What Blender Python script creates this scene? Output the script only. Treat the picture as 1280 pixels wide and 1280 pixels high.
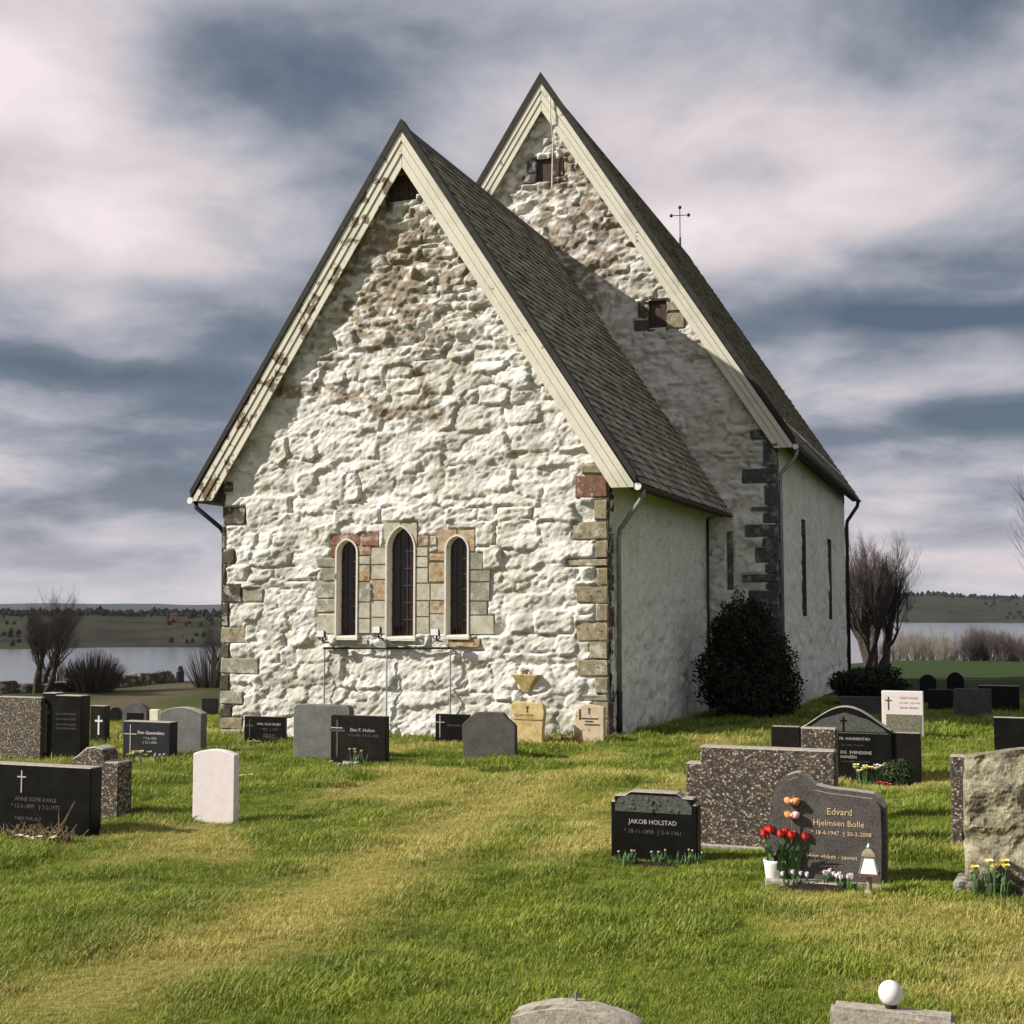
import bpy, bmesh, math, random
import numpy as np
from mathutils import Vector, Matrix

for o in list(bpy.data.objects): bpy.data.objects.remove(o)
scene = bpy.context.scene
C = scene.collection
rng = random.Random(7)
R = math.radians

# ------------------------------------------------------------------ camera
CAM = np.array([9.9624, -21.4335, 2.2316])
YAW, PITCH, FPX = 0.3544, 0.0707, 1652.99          # focal length in pixels of a 1280 px wide picture
cam = bpy.data.cameras.new('camera'); camo = bpy.data.objects.new('camera', cam); C.objects.link(camo)
cam.sensor_width = 36; cam.lens = 36 * FPX / 1280; cam.clip_start = 0.1; cam.clip_end = 12000
camo.location = CAM; camo.rotation_euler = (math.pi / 2 + PITCH, 0, YAW)
scene.camera = camo

# ------------------------------------------------------------------ light
SUN = Vector((1.0, 0.55, -0.76)).normalized()       # direction the light travels
sl = bpy.data.lights.new('sun', 'SUN'); so = bpy.data.objects.new('sun', sl); C.objects.link(so)
sl.energy = 5.0; sl.angle = R(0.6); sl.color = (1.0, 0.945, 0.85)
so.rotation_euler = SUN.to_track_quat('-Z', 'Y').to_euler(); so.location = (-30, -20, 40)
EXPOSURE = 0.5
SKYK = 1.3
vs = scene.view_settings
vs.view_transform = 'Standard'; vs.look = 'None'; vs.exposure = EXPOSURE; vs.gamma = 1.0; vs.use_curve_mapping = False

# ------------------------------------------------------------------ node helper
class NT:
    def __init__(s, tree): s.t = tree; s.n = tree.nodes; s.l = tree.links
    def new(s, typ, **kw):
        n = s.n.new(typ)
        for k, v in kw.items(): setattr(n, k, v)
        return n
    def put(s, sock, v):
        if isinstance(v, bpy.types.NodeSocket): s.l.new(v, sock)
        elif v is not None: sock.default_value = v
    def math(s, op, a, b=None, c=None, clamp=False):
        n = s.new('ShaderNodeMath', operation=op, use_clamp=clamp)
        s.put(n.inputs[0], a); s.put(n.inputs[1], b)
        if c is not None: s.put(n.inputs[2], c)
        return n.outputs[0]
    def noise(s, vec, scale, detail=4, rough=0.55, dist=0.0):
        n = s.new('ShaderNodeTexNoise'); s.put(n.inputs['Vector'], vec)
        n.inputs['Scale'].default_value = scale; n.inputs['Detail'].default_value = detail
        n.inputs['Roughness'].default_value = rough; n.inputs['Distortion'].default_value = dist
        return n.outputs['Fac']
    def ramp(s, fac, stops, interp='LINEAR'):
        n = s.new('ShaderNodeValToRGB'); s.put(n.inputs[0], fac); cr = n.color_ramp; cr.interpolation = interp
        while len(cr.elements) < len(stops): cr.elements.new(0.5)
        for e, (p, c) in zip(cr.elements, stops):
            e.position = p; e.color = (c, c, c, 1) if isinstance(c, (int, float)) else (*c, 1)
        return n.outputs[0]
    def mix(s, fac, a, b, mode='MIX'):
        n = s.new('ShaderNodeMix', data_type='RGBA', blend_type=mode)
        s.put(n.inputs[0], fac)
        for i, v in ((6, a), (7, b)):
            if isinstance(v, tuple) and len(v) == 3: v = (*v, 1)
            s.put(n.inputs[i], v)
        return n.outputs[2]
    def rng(s, v, a, b, c=0.0, d=1.0):
        n = s.new('ShaderNodeMapRange'); s.put(n.inputs[0], v)
        for i, q in enumerate((a, b, c, d)): n.inputs[i + 1].default_value = q
        n.interpolation_type = 'SMOOTHSTEP'
        return n.outputs[0]
    def bump(s, h, strength, dist, normal=None):
        n = s.new('ShaderNodeBump'); s.put(n.inputs['Height'], h)
        n.inputs['Strength'].default_value = strength; n.inputs['Distance'].default_value = dist
        if normal is not None: s.put(n.inputs['Normal'], normal)
        return n.outputs[0]

# ------------------------------------------------------------------ sky
world = bpy.data.worlds.new('World'); scene.world = world; world.use_nodes = True
def build_world():
    k = NT(world.node_tree); k.n.clear()
    out = k.new('ShaderNodeOutputWorld'); bg = k.new('ShaderNodeBackground')
    sky = k.new('ShaderNodeTexSky', sky_type='NISHITA'); sky.sun_disc = False
    sky.sun_elevation = math.asin(-SUN.z); sky.sun_rotation = math.atan2(-SUN.x, -SUN.y)
    sky.air_density = 1.0; sky.dust_density = 1.5
    tc = k.new('ShaderNodeTexCoord'); sp = k.new('ShaderNodeSeparateXYZ'); k.l.new(tc.outputs['Generated'], sp.inputs[0])
    x, y, z = sp.outputs
    zz = k.math('MAXIMUM', z, 0.0)
    den = k.math('ADD', zz, 0.24)
    # cloud layer seen in perspective
    # axes turned so that u runs along the horizon ahead of the church
    u = k.math('DIVIDE', k.math('ADD', k.math('MULTIPLY', x, 0.9378), k.math('MULTIPLY', y, 0.3470)), den)
    v = k.math('DIVIDE', k.math('ADD', k.math('MULTIPLY', y, 0.9378), k.math('MULTIPLY', x, -0.3470)), den)
    cv = k.new('ShaderNodeCombineXYZ'); k.l.new(u, cv.inputs[0]); k.l.new(v, cv.inputs[1]); cv.inputs[2].default_value = 3.7
    big = k.noise(cv.outputs[0], 1.1, 3, 0.5, 0.2)
    med = k.noise(cv.outputs[0], 3.0, 8, 0.56, 0.25)
    f = k.math('ADD', k.math('MULTIPLY', big, 0.55), k.math('MULTIPLY', med, 0.45))
    # cloud masses of this afternoon: (azimuth right of the church axis in deg, elevation deg, size az, size el, amount)
    az = k.math('ARCTAN2', u, v); el = k.math('ARCSINE', z)
    wob = k.math('MULTIPLY', k.math('SUBTRACT', k.noise(cv.outputs[0], 1.6, 3, 0.5), 0.5), 0.16)
    azw = k.math('ADD', az, wob); elw = k.math('ADD', el, k.math('MULTIPLY', wob, 0.35))
    for a, e, sa, se, amt in [(-18, 15, 6, 3.2, .13), (-9, 16.5, 3.5, 2.2, .11), (-20, 20.5, 4, 3, .02), (13.5, 20, 4.5, 2.0, .12), (8, 15.5, 6, 2.0, .09),
                              (-10, 22.5, 6.5, 2.6, -.16), (-18, 17.8, 5, 1.0, -.06), (-14, 13.0, 3.6, 1.2, -.06), (-20, 9.3, 7, .8, -.17), (18, 11.6, 6, .7, -.22), (19.5, 7.6, 5, .6, -.2), (11, 18.2, 2.5, 1.0, -.08),
                              (20, 24, 6, 4, -.14), (-16, 4.8, 5, 1.0, -.05), (2, 22, 6, 5, -.02), (-15, 13.3, 4, 1.0, -.05)]:
        da = k.math('DIVIDE', k.math('SUBTRACT', azw, R(a)), R(sa)); de = k.math('DIVIDE', k.math('SUBTRACT', elw, R(e)), R(se))
        q = k.math('ADD', k.math('MULTIPLY', da, da), k.math('MULTIPLY', de, de))
        g = k.math('EXPONENT', k.math('MULTIPLY', q, -0.8))
        f = k.math('ADD', f, k.math('MULTIPLY', g, amt))
    cloud = k.ramp(f, [(0.31, (0.050, 0.065, 0.095)), (0.41, (0.15, 0.175, 0.22)), (0.50, (0.32, 0.33, 0.38)), (0.58, (0.51, 0.465, 0.49)), (0.69, (0.70, 0.62, 0.635))])
    hz = k.rng(z, -0.02, 0.10, 1.0, 0.0)
    cloud = k.mix(k.math('MULTIPLY', hz, 0.60), cloud, (0.56, 0.51, 0.535))
    cloud10 = k.new('ShaderNodeVectorMath', operation='SCALE'); k.l.new(cloud, cloud10.inputs[0]); cloud10.inputs[3].default_value = 10.0 * SKYK / 2 ** EXPOSURE
    thin = k.rng(f, 0.30, 0.44, 0.82, 1.0)
    col = k.mix(thin, sky.outputs[0], cloud10.outputs[0])
    k.l.new(col, bg.inputs[0]); bg.inputs[1].default_value = 0.1
    k.l.new(bg.outputs[0], out.inputs[0])
build_world()

# ------------------------------------------------------------------ pixel helpers (a pixel only gives a direction)
_c, _s, _cp, _sp = math.cos(YAW), math.sin(YAW), math.cos(PITCH), math.sin(PITCH)
_R = np.array([_c, _s, 0]); _F = np.array([-_s * _cp, _c * _cp, _sp]); _U = np.array([_s * _sp, -_c * _sp, _cp])
def ray(px, py): return _F * FPX + _R * (px - 640) + _U * (640 - py)
def onY(px, py, Y): r = ray(px, py); return CAM + r * ((Y - CAM[1]) / r[1])
def onX(px, py, X): r = ray(px, py); return CAM + r * ((X - CAM[0]) / r[0])
def sstep(a, b, x): t = np.clip((x - a) / (b - a), 0, 1); return t * t * (3 - 2 * t)
_LAT = {}
def vnoise(x, y, seed):
    if seed not in _LAT: _LAT[seed] = np.random.RandomState(seed).rand(256, 256)
    T = _LAT[seed]
    xi = np.floor(x).astype(int); yi = np.floor(y).astype(int); fx = x - xi; fy = y - yi
    fx = fx * fx * (3 - 2 * fx); fy = fy * fy * (3 - 2 * fy)
    a = T[xi % 256, yi % 256]; b = T[(xi + 1) % 256, yi % 256]; c = T[xi % 256, (yi + 1) % 256]; d = T[(xi + 1) % 256, (yi + 1) % 256]
    return (a * (1 - fx) + b * fx) * (1 - fy) + (c * (1 - fx) + d * fx) * fy
def fbm(x, y, seed, oct=4):
    s = 0; a = 0.5
    for i in range(oct): s = s + a * vnoise(x * 2 ** i + 13.7 * i, y * 2 ** i + 7.1 * i, seed + i); a *= 0.5
    return s / (1 - 0.5 ** oct)
def ground_z(x, y):
    x = np.asarray(x, float); y = np.asarray(y, float)
    xs = np.clip(x, -9, 11); ys = np.clip(y, -26, 12)
    z0 = -0.1125 + 0.03 * xs - 0.018 * ys
    dx = x - CAM[0]; dy = y - CAM[1]; r = np.hypot(dx, dy)
    az = np.arctan2(dx * _c + dy * _s, -dx * _s + dy * _c)
    rb = 52 + 33 * sstep(R(-16), R(18), az)
    zb = -0.6 - 0.5 * sstep(R(-16), R(18), az)
    t = sstep(27, rb, r); z = z0 * (1 - t) + zb * t
    z = z - np.clip(r - rb, 0, 125) * 0.22
    und = (fbm(x * 0.45, y * 0.45, 5, 3) - 0.5) * 0.16 * np.clip(r / 6, 0, 1)
    wallmask = sstep(0.0, 2.5, np.maximum(np.abs(x) - 4.5, -y - .6))
    return z + und * np.clip(wallmask + 0.15, 0, 1)
def ground(px, py):
    r = ray(px, py); r = r / np.linalg.norm(r); t = 2.0
    while t < 400:
        p = CAM + r * t
        if p[2] <= float(ground_z(p[0], p[1])):
            lo, hi = t - 0.1, t
            for _ in range(12):
                m = (lo + hi) / 2; p = CAM + r * m
                if p[2] <= float(ground_z(p[0], p[1])): hi = m
                else: lo = m
            return CAM + r * hi
        t += 0.1
    return CAM + r * 60

# ------------------------------------------------------------------ object helpers
def link(name, me, mat=None, parent=None):
    o = bpy.data.objects.new(name, me); C.objects.link(o)
    if mat is not None and me is not None and not me.materials: me.materials.append(mat)
    if parent is not None: o.parent = parent
    return o
def pymesh(name, v, f, smooth=False):
    me = bpy.data.meshes.new(name); me.from_pydata([tuple(map(float, p)) for p in v], [], [tuple(int(i) for i in q) for q in f]); me.update()
    if smooth: me.polygons.foreach_set('use_smooth', [True] * len(me.polygons))
    return me
def empty(name, loc, rz=0.0):
    o = bpy.data.objects.new(name, None); C.objects.link(o); o.location = loc; o.rotation_euler = (0, 0, rz); o.empty_display_size = 0.2
    return o
def tag(o, label, cat, group=None):
    o['label'] = label; o['category'] = cat
    if group: o['group'] = group
    return o
class MB:
    def __init__(s): s.v = []; s.f = []
    def add(s, v, f):
        k = len(s.v); s.v += [tuple(p) for p in v]; s.f += [tuple(i + k for i in q) for q in f]; return s
    def box(s, a, b):
        x0, y0, z0 = a; x1, y1, z1 = b
        return s.add([(x0, y0, z0), (x1, y0, z0), (x1, y1, z0), (x0, y1, z0), (x0, y0, z1), (x1, y0, z1), (x1, y1, z1), (x0, y1, z1)],
                     [(3, 2, 1, 0), (4, 5, 6, 7), (0, 1, 5, 4), (1, 2, 6, 5), (2, 3, 7, 6), (3, 0, 4, 7)])
    def prism(s, poly, y0, y1):              # outline in (x, z), extruded along y
        n = len(poly); a = sum(poly[i][0] * poly[(i + 1) % n][1] - poly[(i + 1) % n][0] * poly[i][1] for i in range(n))
        if a < 0: poly = poly[::-1]
        v = [(x, y0, z) for x, z in poly] + [(x, y1, z) for x, z in poly]
        f = [tuple(range(n)), tuple(range(2 * n - 1, n - 1, -1))] + [(i, i + n, (i + 1) % n + n, (i + 1) % n) for i in range(n)]
        return s.add(v, f)
    def tube(s, pts, rad, n=6, cap=True):
        pts = [Vector(p) for p in pts]; rr = rad if isinstance(rad, (list, tuple)) else [rad] * len(pts)
        v = []; f = []
        for i, p in enumerate(pts):
            d = (pts[min(i + 1, len(pts) - 1)] - pts[max(i - 1, 0)]).normalized()
            a = d.orthogonal().normalized() if i == 0 else (a - d * a.dot(d)).normalized()
            b = d.cross(a)
            for j in range(n):
                t = 2 * math.pi * j / n; v.append(p + (a * math.cos(t) + b * math.sin(t)) * rr[i])
        for i in range(len(pts) - 1):
            for j in range(n): f.append((i * n + j, i * n + (j + 1) % n, (i + 1) * n + (j + 1) % n, (i + 1) * n + j))
        if cap: f.append(tuple(range(n - 1, -1, -1))); f.append(tuple((len(pts) - 1) * n + j for j in range(n)))
        return s.add(v, f)
    def lathe(s, prof, n=16, c=(0, 0, 0)):
        v = []; f = []
        for r_, z in prof:
            for j in range(n): t = 2 * math.pi * j / n; v.append((c[0] + r_ * math.cos(t), c[1] + r_ * math.sin(t), c[2] + z))
        for i in range(len(prof) - 1):
            for j in range(n): f.append((i * n + j, i * n + (j + 1) % n, (i + 1) * n + (j + 1) % n, (i + 1) * n + j))
        f.append(tuple(range(n - 1, -1, -1))); f.append(tuple((len(prof) - 1) * n + j for j in range(n)))
        return s.add(v, f)
    def obj(s, name, mat, parent=None, bevel=0.0, smooth=False, jit=0.0, seg=1):
        me = pymesh(name, s.v, s.f, smooth)
        if bevel > 0:
            bm = bmesh.new(); bm.from_mesh(me)
            bmesh.ops.bevel(bm, geom=[e for e in bm.edges if len(e.link_faces) == 2 and e.calc_face_angle() > 0.6], offset=bevel, segments=seg, affect='EDGES', clamp_overlap=True)
            bm.to_mesh(me); bm.free()
        if jit:
            for v in me.vertices: v.co += Vector((rng.uniform(-jit, jit), rng.uniform(-jit, jit), rng.uniform(-jit, jit)))
        return link(name, me, mat, parent)

# ------------------------------------------------------------------ materials
MATS = {}
def material(name, fn):
    m = bpy.data.materials.new(name); m.use_nodes = True; k = NT(m.node_tree); k.n.clear()
    out = k.new('ShaderNodeOutputMaterial'); b = k.new('ShaderNodeBsdfPrincipled'); k.l.new(b.outputs[0], out.inputs[0])
    geo = k.new('ShaderNodeNewGeometry')
    fn(k, b, geo.outputs['Position']); MATS[name] = m; return m
def stony(name, c1, c2, scale=20, rough=0.8, bump=0.3, bdist=0.01, spec=0.4, c3=None, c3amt=(0.6, 0.7), c3scale=6, metal=0.0, smear=0.0):
    def fn(k, b, P):
        n = k.noise(P, scale, 5, 0.6); col = k.mix(k.ramp(n, [(0.35, 0.0), (0.65, 1.0)]), c1, c2)
        if c3: col = k.mix(k.ramp(k.noise(P, c3scale, 6, 0.65), [(c3amt[0], 0.0), (c3amt[1], 1.0)]), col, c3)
        if smear: col = k.mix(k.ramp(k.noise(P, 4.2, 7, 0.72), [(0.535, 0.0), (0.60, smear)]), col, (0.60, 0.575, 0.50))
        k.put(b.inputs['Base Color'], col); b.inputs['Roughness'].default_value = rough; b.inputs['Specular IOR Level'].default_value = spec
        b.inputs['Metallic'].default_value = metal
        if bump: k.put(b.inputs['Normal'], k.bump(k.noise(P, scale * 2.2, 5, 0.65), bump, bdist))
    return material(name, fn)
def wash(name, pits=0.0):
    def fn(k, b, P):
        a = k.new('ShaderNodeAttribute'); a.attribute_name = 'Col'
        n = k.noise(P, 9, 6, 0.65); n2 = k.noise(P, 55, 4, 0.6)
        col = k.mix(1.0, a.outputs['Color'], k.ramp(n, [(0.3, 0.86), (0.7, 1.0)]), 'MULTIPLY')
        col = k.mix(k.ramp(n2, [(0.60, 0.0), (0.72, 0.30)]), col, (0.36, 0.33, 0.25))
        if pits:
            sp = k.noise(P, 13, 3, 0.5); pm = k.ramp(sp, [(0.62, 0.0), (0.68, pits)])
            col = k.mix(k.ramp(k.noise(P, 4.5, 6, 0.7), [(0.50, 0.0), (0.72, 0.55)]), col, (0.46, 0.47, 0.37))
            col = k.mix(k.ramp(k.noise(P, 6.5, 4, 0.6), [(0.66, 0.0), (0.70, 0.6)]), col, (0.27, 0.26, 0.20))
            col = k.mix(pm, col, (0.20, 0.20, 0.15))
        k.put(b.inputs['Base Color'], col); b.inputs['Roughness'].default_value = 0.93; b.inputs['Specular IOR Level'].default_value = 0.15
        h = k.math('ADD', k.math('MULTIPLY', n2, 0.5), k.noise(P, 24, 5, 0.7))
        k.put(b.inputs['Normal'], k.bump(h, 0.8, 0.022))
    return material(name, fn)
m_wash = wash('limewash'); m_plaster = wash('plaster', 0.75)
m_core = stony('wall_core', (0.42, 0.39, 0.32), (0.50, 0.47, 0.40), 8)
m_quoin = stony('quoin_sandstone', (0.20, 0.165, 0.105), (0.33, 0.285, 0.19), 9, 0.9, 0.6, 0.012, 0.2, (0.10, 0.08, 0.055), (0.58, 0.68), 11, smear=.55)
m_quoin_red = stony('quoin_red', (0.12, 0.055, 0.04), (0.22, 0.125, 0.085), 8, 0.9, 0.6, 0.012, 0.2, smear=.55)
m_quoin_dark = stony('quoin_brown', (0.05, 0.037, 0.03), (0.11, 0.085, 0.065), 9, 0.9, 0.6, 0.012, 0.2, smear=.55)
m_quoin_green = stony('quoin_greenish', (0.20, 0.195, 0.145), (0.31, 0.30, 0.23), 9, 0.9, 0.6, 0.012, 0.2, smear=.55)
m_quoin_slate = stony('quoin_slate_grey', (0.055, 0.055, 0.06), (0.10, 0.098, 0.10), 9, 0.85, 0.5, 0.012, 0.25, smear=.3)
m_block = stony('dressed_stone', (0.36, 0.33, 0.25), (0.50, 0.465, 0.37), 7, 0.9, 0.4, 0.008, 0.2, (0.26, 0.23, 0.16), (0.58, 0.70), 9, smear=.45)
m_block_or = stony('dressed_stone_ochre', (0.30, 0.20, 0.11), (0.47, 0.38, 0.25), 9, 0.9, 0.4, 0.008, 0.2, (0.20, 0.10, 0.05), (0.55, 0.65), 8, smear=.45)
m_block_red = stony('dressed_stone_red', (0.17, 0.075, 0.045), (0.32, 0.20, 0.13), 7, 0.9, 0.4, 0.008, 0.2, smear=.45)
m_reveal = stony('window_reveal', (0.60, 0.56, 0.49), (0.70, 0.66, 0.58), 12, 0.9, 0.2, 0.006, 0.2)
m_frame = stony('window_lead', (0.03, 0.025, 0.022), (0.05, 0.04, 0.035), 30, 0.6, 0.1)
m_pane = stony('window_glass', (0.014, 0.007, 0.006), (0.03, 0.014, 0.011), 14, 0.16, 0.25, 0.004, 0.5)
m_hole = stony('shutter_dark_wood', (0.040, 0.024, 0.019), (0.075, 0.048, 0.037), 20, 0.8, 0.3)
def painted(name, wear):
    def fn(k, b, P):
        n = k.noise(P, 3.2, 6, 0.7); w = k.ramp(n, [(wear, 0.0), (wear + 0.03, 1.0)])
        mp = k.new('ShaderNodeMapping'); k.put(mp.inputs[0], P); mp.inputs['Scale'].default_value = (3, 3, 1.2)
        gr = k.noise(mp.outputs[0], 9, 5, 0.7)
        paint = k.mix(gr, (0.55, 0.52, 0.42), (0.74, 0.70, 0.60))
        bare = k.mix(gr, (0.10, 0.065, 0.04), (0.24, 0.17, 0.11))
        algae = k.ramp(k.noise(P, 1.3, 5, 0.65), [(0.50, 0.0), (0.72, 0.5)])
        paint = k.mix(algae, paint, (0.33, 0.34, 0.20))
        k.put(b.inputs['Base Color'], k.mix(w, paint, bare)); b.inputs['Roughness'].default_value = 0.7; b.inputs['Specular IOR Level'].default_value = 0.25
        k.put(b.inputs['Normal'], k.bump(gr, 0.25, 0.006))
    return material(name, fn)
m_board = painted('painted_board', 0.635); m_board_worn = painted('worn_painted_board', 0.53)
m_soffit = stony('soffit_board', (0.045, 0.035, 0.028), (0.08, 0.06, 0.05), 12, 0.85, 0.2)
m_roof = stony('roof_underlay', (0.02, 0.018, 0.016), (0.04, 0.036, 0.03), 10, 0.9, 0.3)
def slate_fn(k, b, P):
    oi = k.new('ShaderNodeObjectInfo'); a = k.new('ShaderNodeAttribute'); a.attribute_name = 'tone'
    t = k.math('ADD', k.math('MULTIPLY', oi.outputs['Random'], 0.0), a.outputs['Fac'])
    n = k.noise(P, 7, 6, 0.7)
    col = k.mix(k.math('ADD', k.math('MULTIPLY', t, 0.6), k.math('MULTIPLY', n, 0.4)), (0.045, 0.038, 0.031), (0.44, 0.385, 0.30))
    moss = k.ramp(k.noise(P, 1.6, 6, 0.7), [(0.52, 0.0), (0.72, 0.55)])
    col = k.mix(moss, col, (0.12, 0.12, 0.065))
    k.put(b.inputs['Base Color'], col); b.inputs['Roughness'].default_value = 0.75; b.inputs['Specular IOR Level'].default_value = 0.35
    k.put(b.inputs['Normal'], k.bump(k.noise(P, 35, 4, 0.7), 0.4, 0.008))
m_slate = material('roof_shingle', slate_fn)
m_zinc = stony('zinc_pipe', (0.20, 0.21, 0.22), (0.32, 0.33, 0.34), 6, 0.45, 0.05, 0.003, 0.5, metal=0.4)
m_zincw = stony('gutter_end', (0.70, 0.70, 0.70), (0.78, 0.78, 0.78), 6, 0.4, 0.0)
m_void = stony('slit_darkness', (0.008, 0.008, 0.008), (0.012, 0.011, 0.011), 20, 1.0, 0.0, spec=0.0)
m_iron = stony('black_iron', (0.012, 0.011, 0.011), (0.025, 0.022, 0.02), 20, 0.5, 0.1)
m_lampglass = stony('lamp_glass', (0.72, 0.72, 0.73), (0.80, 0.80, 0.80), 6, 0.25, 0.0)
m_greybox = stony('grey_plastic', (0.22, 0.25, 0.26), (0.28, 0.31, 0.32), 12, 0.6, 0.0)
def granite(name, c1, c2, rough, spec=0.5, scale=160):
    def fn(k, b, P):
        n = k.noise(P, scale, 2, 0.7); l = k.noise(P, 5, 5, 0.6)
        col = k.mix(k.ramp(n, [(0.42, 0.0), (0.62, 1.0)]), c1, c2)
        col = k.mix(k.ramp(l, [(0.40, 0.0), (0.8, 0.5)]), col, tuple(min(1, q * 1.6 + 0.002) for q in c2))
        k.put(b.inputs['Base Color'], col); b.inputs['Specular IOR Level'].default_value = spec
        k.put(b.inputs['Roughness'], k.math('ADD', k.math('MULTIPLY', l, 0.25), rough))
        k.put(b.inputs['Normal'], k.bump(n, 0.12, 0.002))
    return material(name, fn)
m_black = granite('black_granite', (0.0045, 0.004, 0.004), (0.010, 0.009, 0.0085), 0.25, 0.16)
m_black2 = granite('brown_black_granite', (0.0065, 0.005, 0.0045), (0.014, 0.011, 0.010), 0.35, 0.16)
m_slatey = granite('blue_black_granite', (0.009, 0.0095, 0.012), (0.022, 0.023, 0.028), 0.42, 0.2)
m_grey = granite('grey_granite', (0.085, 0.085, 0.078), (0.16, 0.16, 0.148), 0.65, 0.3, 110)
m_greyd = granite('dark_grey_granite', (0.050, 0.045, 0.042), (0.095, 0.087, 0.080), 0.75, 0.25, 110)
m_edge = stony('pale_stone_top', (0.24, 0.21, 0.175), (0.38, 0.34, 0.29), 30, 0.8, 0.3, 0.006)
m_rosy = granite('rosy_grey_granite', (0.045, 0.038, 0.036), (0.105, 0.092, 0.086), 0.55, 0.3, 90)
m_white = stony('white_marble', (0.66, 0.585, 0.58), (0.72, 0.65, 0.64), 14, 0.7, 0.12, 0.004, 0.3, (0.60, 0.55, 0.50), (0.62, 0.8), 5)
m_pale = stony('pale_sandstone', (0.62, 0.56, 0.46), (0.72, 0.66, 0.56), 14, 0.9, 0.2)
m_yellow = stony('yellow_sandstone', (0.42, 0.31, 0.13), (0.60, 0.48, 0.24), 8, 0.9, 0.4, 0.008, 0.2, (0.20, 0.12, 0.06), (0.60, 0.70), 7)
m_beige = stony('beige_lichen_stone', (0.46, 0.37, 0.25), (0.58, 0.48, 0.35), 8, 0.9, 0.5, 0.008, 0.2, (0.12, 0.09, 0.06), (0.62, 0.66), 16)
m_lichen = stony('grey_lichen_stone', (0.10, 0.10, 0.07), (0.24, 0.23, 0.17), 30, 0.95, 0.7, 0.01, 0.2)
m_neartop = stony('weathered_pale_stone', (0.27, 0.235, 0.19), (0.42, 0.38, 0.32), 40, 0.9, 0.6, 0.008, 0.2, (0.16, 0.14, 0.08), (0.58, 0.7), 25)
def aggregate_fn(k, b, P):
    v = k.new('ShaderNodeTexVoronoi'); k.put(v.inputs['Vector'], P); v.inputs['Scale'].default_value = 62
    s = k.new('ShaderNodeSeparateColor'); k.put(s.inputs[0], v.outputs['Color'])
    col = k.ramp(s.outputs[0], [(0.0, (0.025, 0.021, 0.018)), (0.35, (0.075, 0.058, 0.045)), (0.65, (0.19, 0.145, 0.10)), (0.88, (0.42, 0.34, 0.25)), (1.0, (0.62, 0.55, 0.45))])
    col = k.mix(k.ramp(v.outputs['Distance'], [(0.30, 0.0), (0.55, 0.8)]), col, (0.045, 0.038, 0.032))
    k.put(b.inputs['Base Color'], col); b.inputs['Roughness'].default_value = 0.75; b.inputs['Specular IOR Level'].default_value = 0.3
    k.put(b.inputs['Normal'], k.bump(v.outputs['Distance'], -0.9, 0.012))
m_agg = material('exposed_aggregate', aggregate_fn)
def boulder_fn(k, b, P):
    n = k.noise(P, 11, 6, 0.7); n2 = k.noise(P, 34, 5, 0.7)
    col = k.ramp(n, [(0.30, (0.07, 0.06, 0.045)), (0.46, (0.27, 0.24, 0.17)), (0.60, (0.42, 0.38, 0.27)), (0.8, (0.52, 0.46, 0.37))])
    col = k.mix(k.ramp(n2, [(0.52, 0.0), (0.66, 0.75)]), col, (0.16, 0.15, 0.075))
    k.put(b.inputs['Base Color'], col); b.inputs['Roughness'].default_value = 0.95; b.inputs['Specular IOR Level'].default_value = 0.15
    k.put(b.inputs['Normal'], k.bump(k.math('ADD', n, n2), 0.9, 0.03))
m_boulder = material('lichen_boulder', boulder_fn)
m_gold = stony('gilt_letter', (0.62, 0.42, 0.24), (0.75, 0.56, 0.36), 60, 0.45, 0.0, spec=0.5)
m_silver = stony('pale_letter', (0.36, 0.35, 0.33), (0.50, 0.48, 0.45), 60, 0.6, 0.0)
m_whitel = stony('white_letter', (0.62, 0.60, 0.58), (0.72, 0.70, 0.68), 60, 0.6, 0.0)
m_faint = stony('faint_letter', (0.075, 0.070, 0.064), (0.11, 0.10, 0.095), 60, 0.7, 0.0)
m_dletter = stony('dark_letter', (0.05, 0.04, 0.035), (0.08, 0.065, 0.055), 60, 0.8, 0.0)
m_relief = stony('carved_relief', (0.045, 0.047, 0.042), (0.11, 0.112, 0.10), 45, 0.8, 0.8, 0.01)
m_soil = stony('soil', (0.018, 0.012, 0.009), (0.045, 0.030, 0.022), 30, 1.0, 0.9, 0.02, 0.1)
m_leaf = stony('flower_leaf', (0.05, 0.11, 0.03), (0.09, 0.17, 0.05), 25, 0.6, 0.1)
m_red = stony('red_petal', (0.55, 0.015, 0.018), (0.70, 0.04, 0.035), 30, 0.5, 0.1)
m_pinkp = stony('pale_petal', (0.66, 0.54, 0.62), (0.78, 0.70, 0.76), 30, 0.55, 0.1)
m_whitep = stony('white_petal', (0.74, 0.72, 0.68), (0.82, 0.80, 0.76), 30, 0.55, 0.1)
m_yell = stony('yellow_petal', (0.72, 0.52, 0.06), (0.80, 0.66, 0.18), 30, 0.55, 0.1)
m_yellp = stony('pale_yellow_petal', (0.74, 0.70, 0.35), (0.80, 0.76, 0.52), 30, 0.55, 0.1)
m_orange = stony('orange_cloth', (0.55, 0.18, 0.05), (0.72, 0.34, 0.14), 30, 0.7, 0.2)
m_pinkc = stony('pink_cloth', (0.70, 0.42, 0.42), (0.78, 0.58, 0.56), 30, 0.7, 0.2)
m_dry = stony('dry_twig', (0.12, 0.075, 0.045), (0.26, 0.18, 0.11), 30, 0.9, 0.2)
m_rust = stony('rusty_plant', (0.09, 0.035, 0.022), (0.20, 0.09, 0.05), 30, 0.9, 0.2)
m_bark = stony('bark', (0.035, 0.028, 0.024), (0.085, 0.070, 0.058), 12, 0.95, 0.7, 0.02, 0.15)
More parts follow.
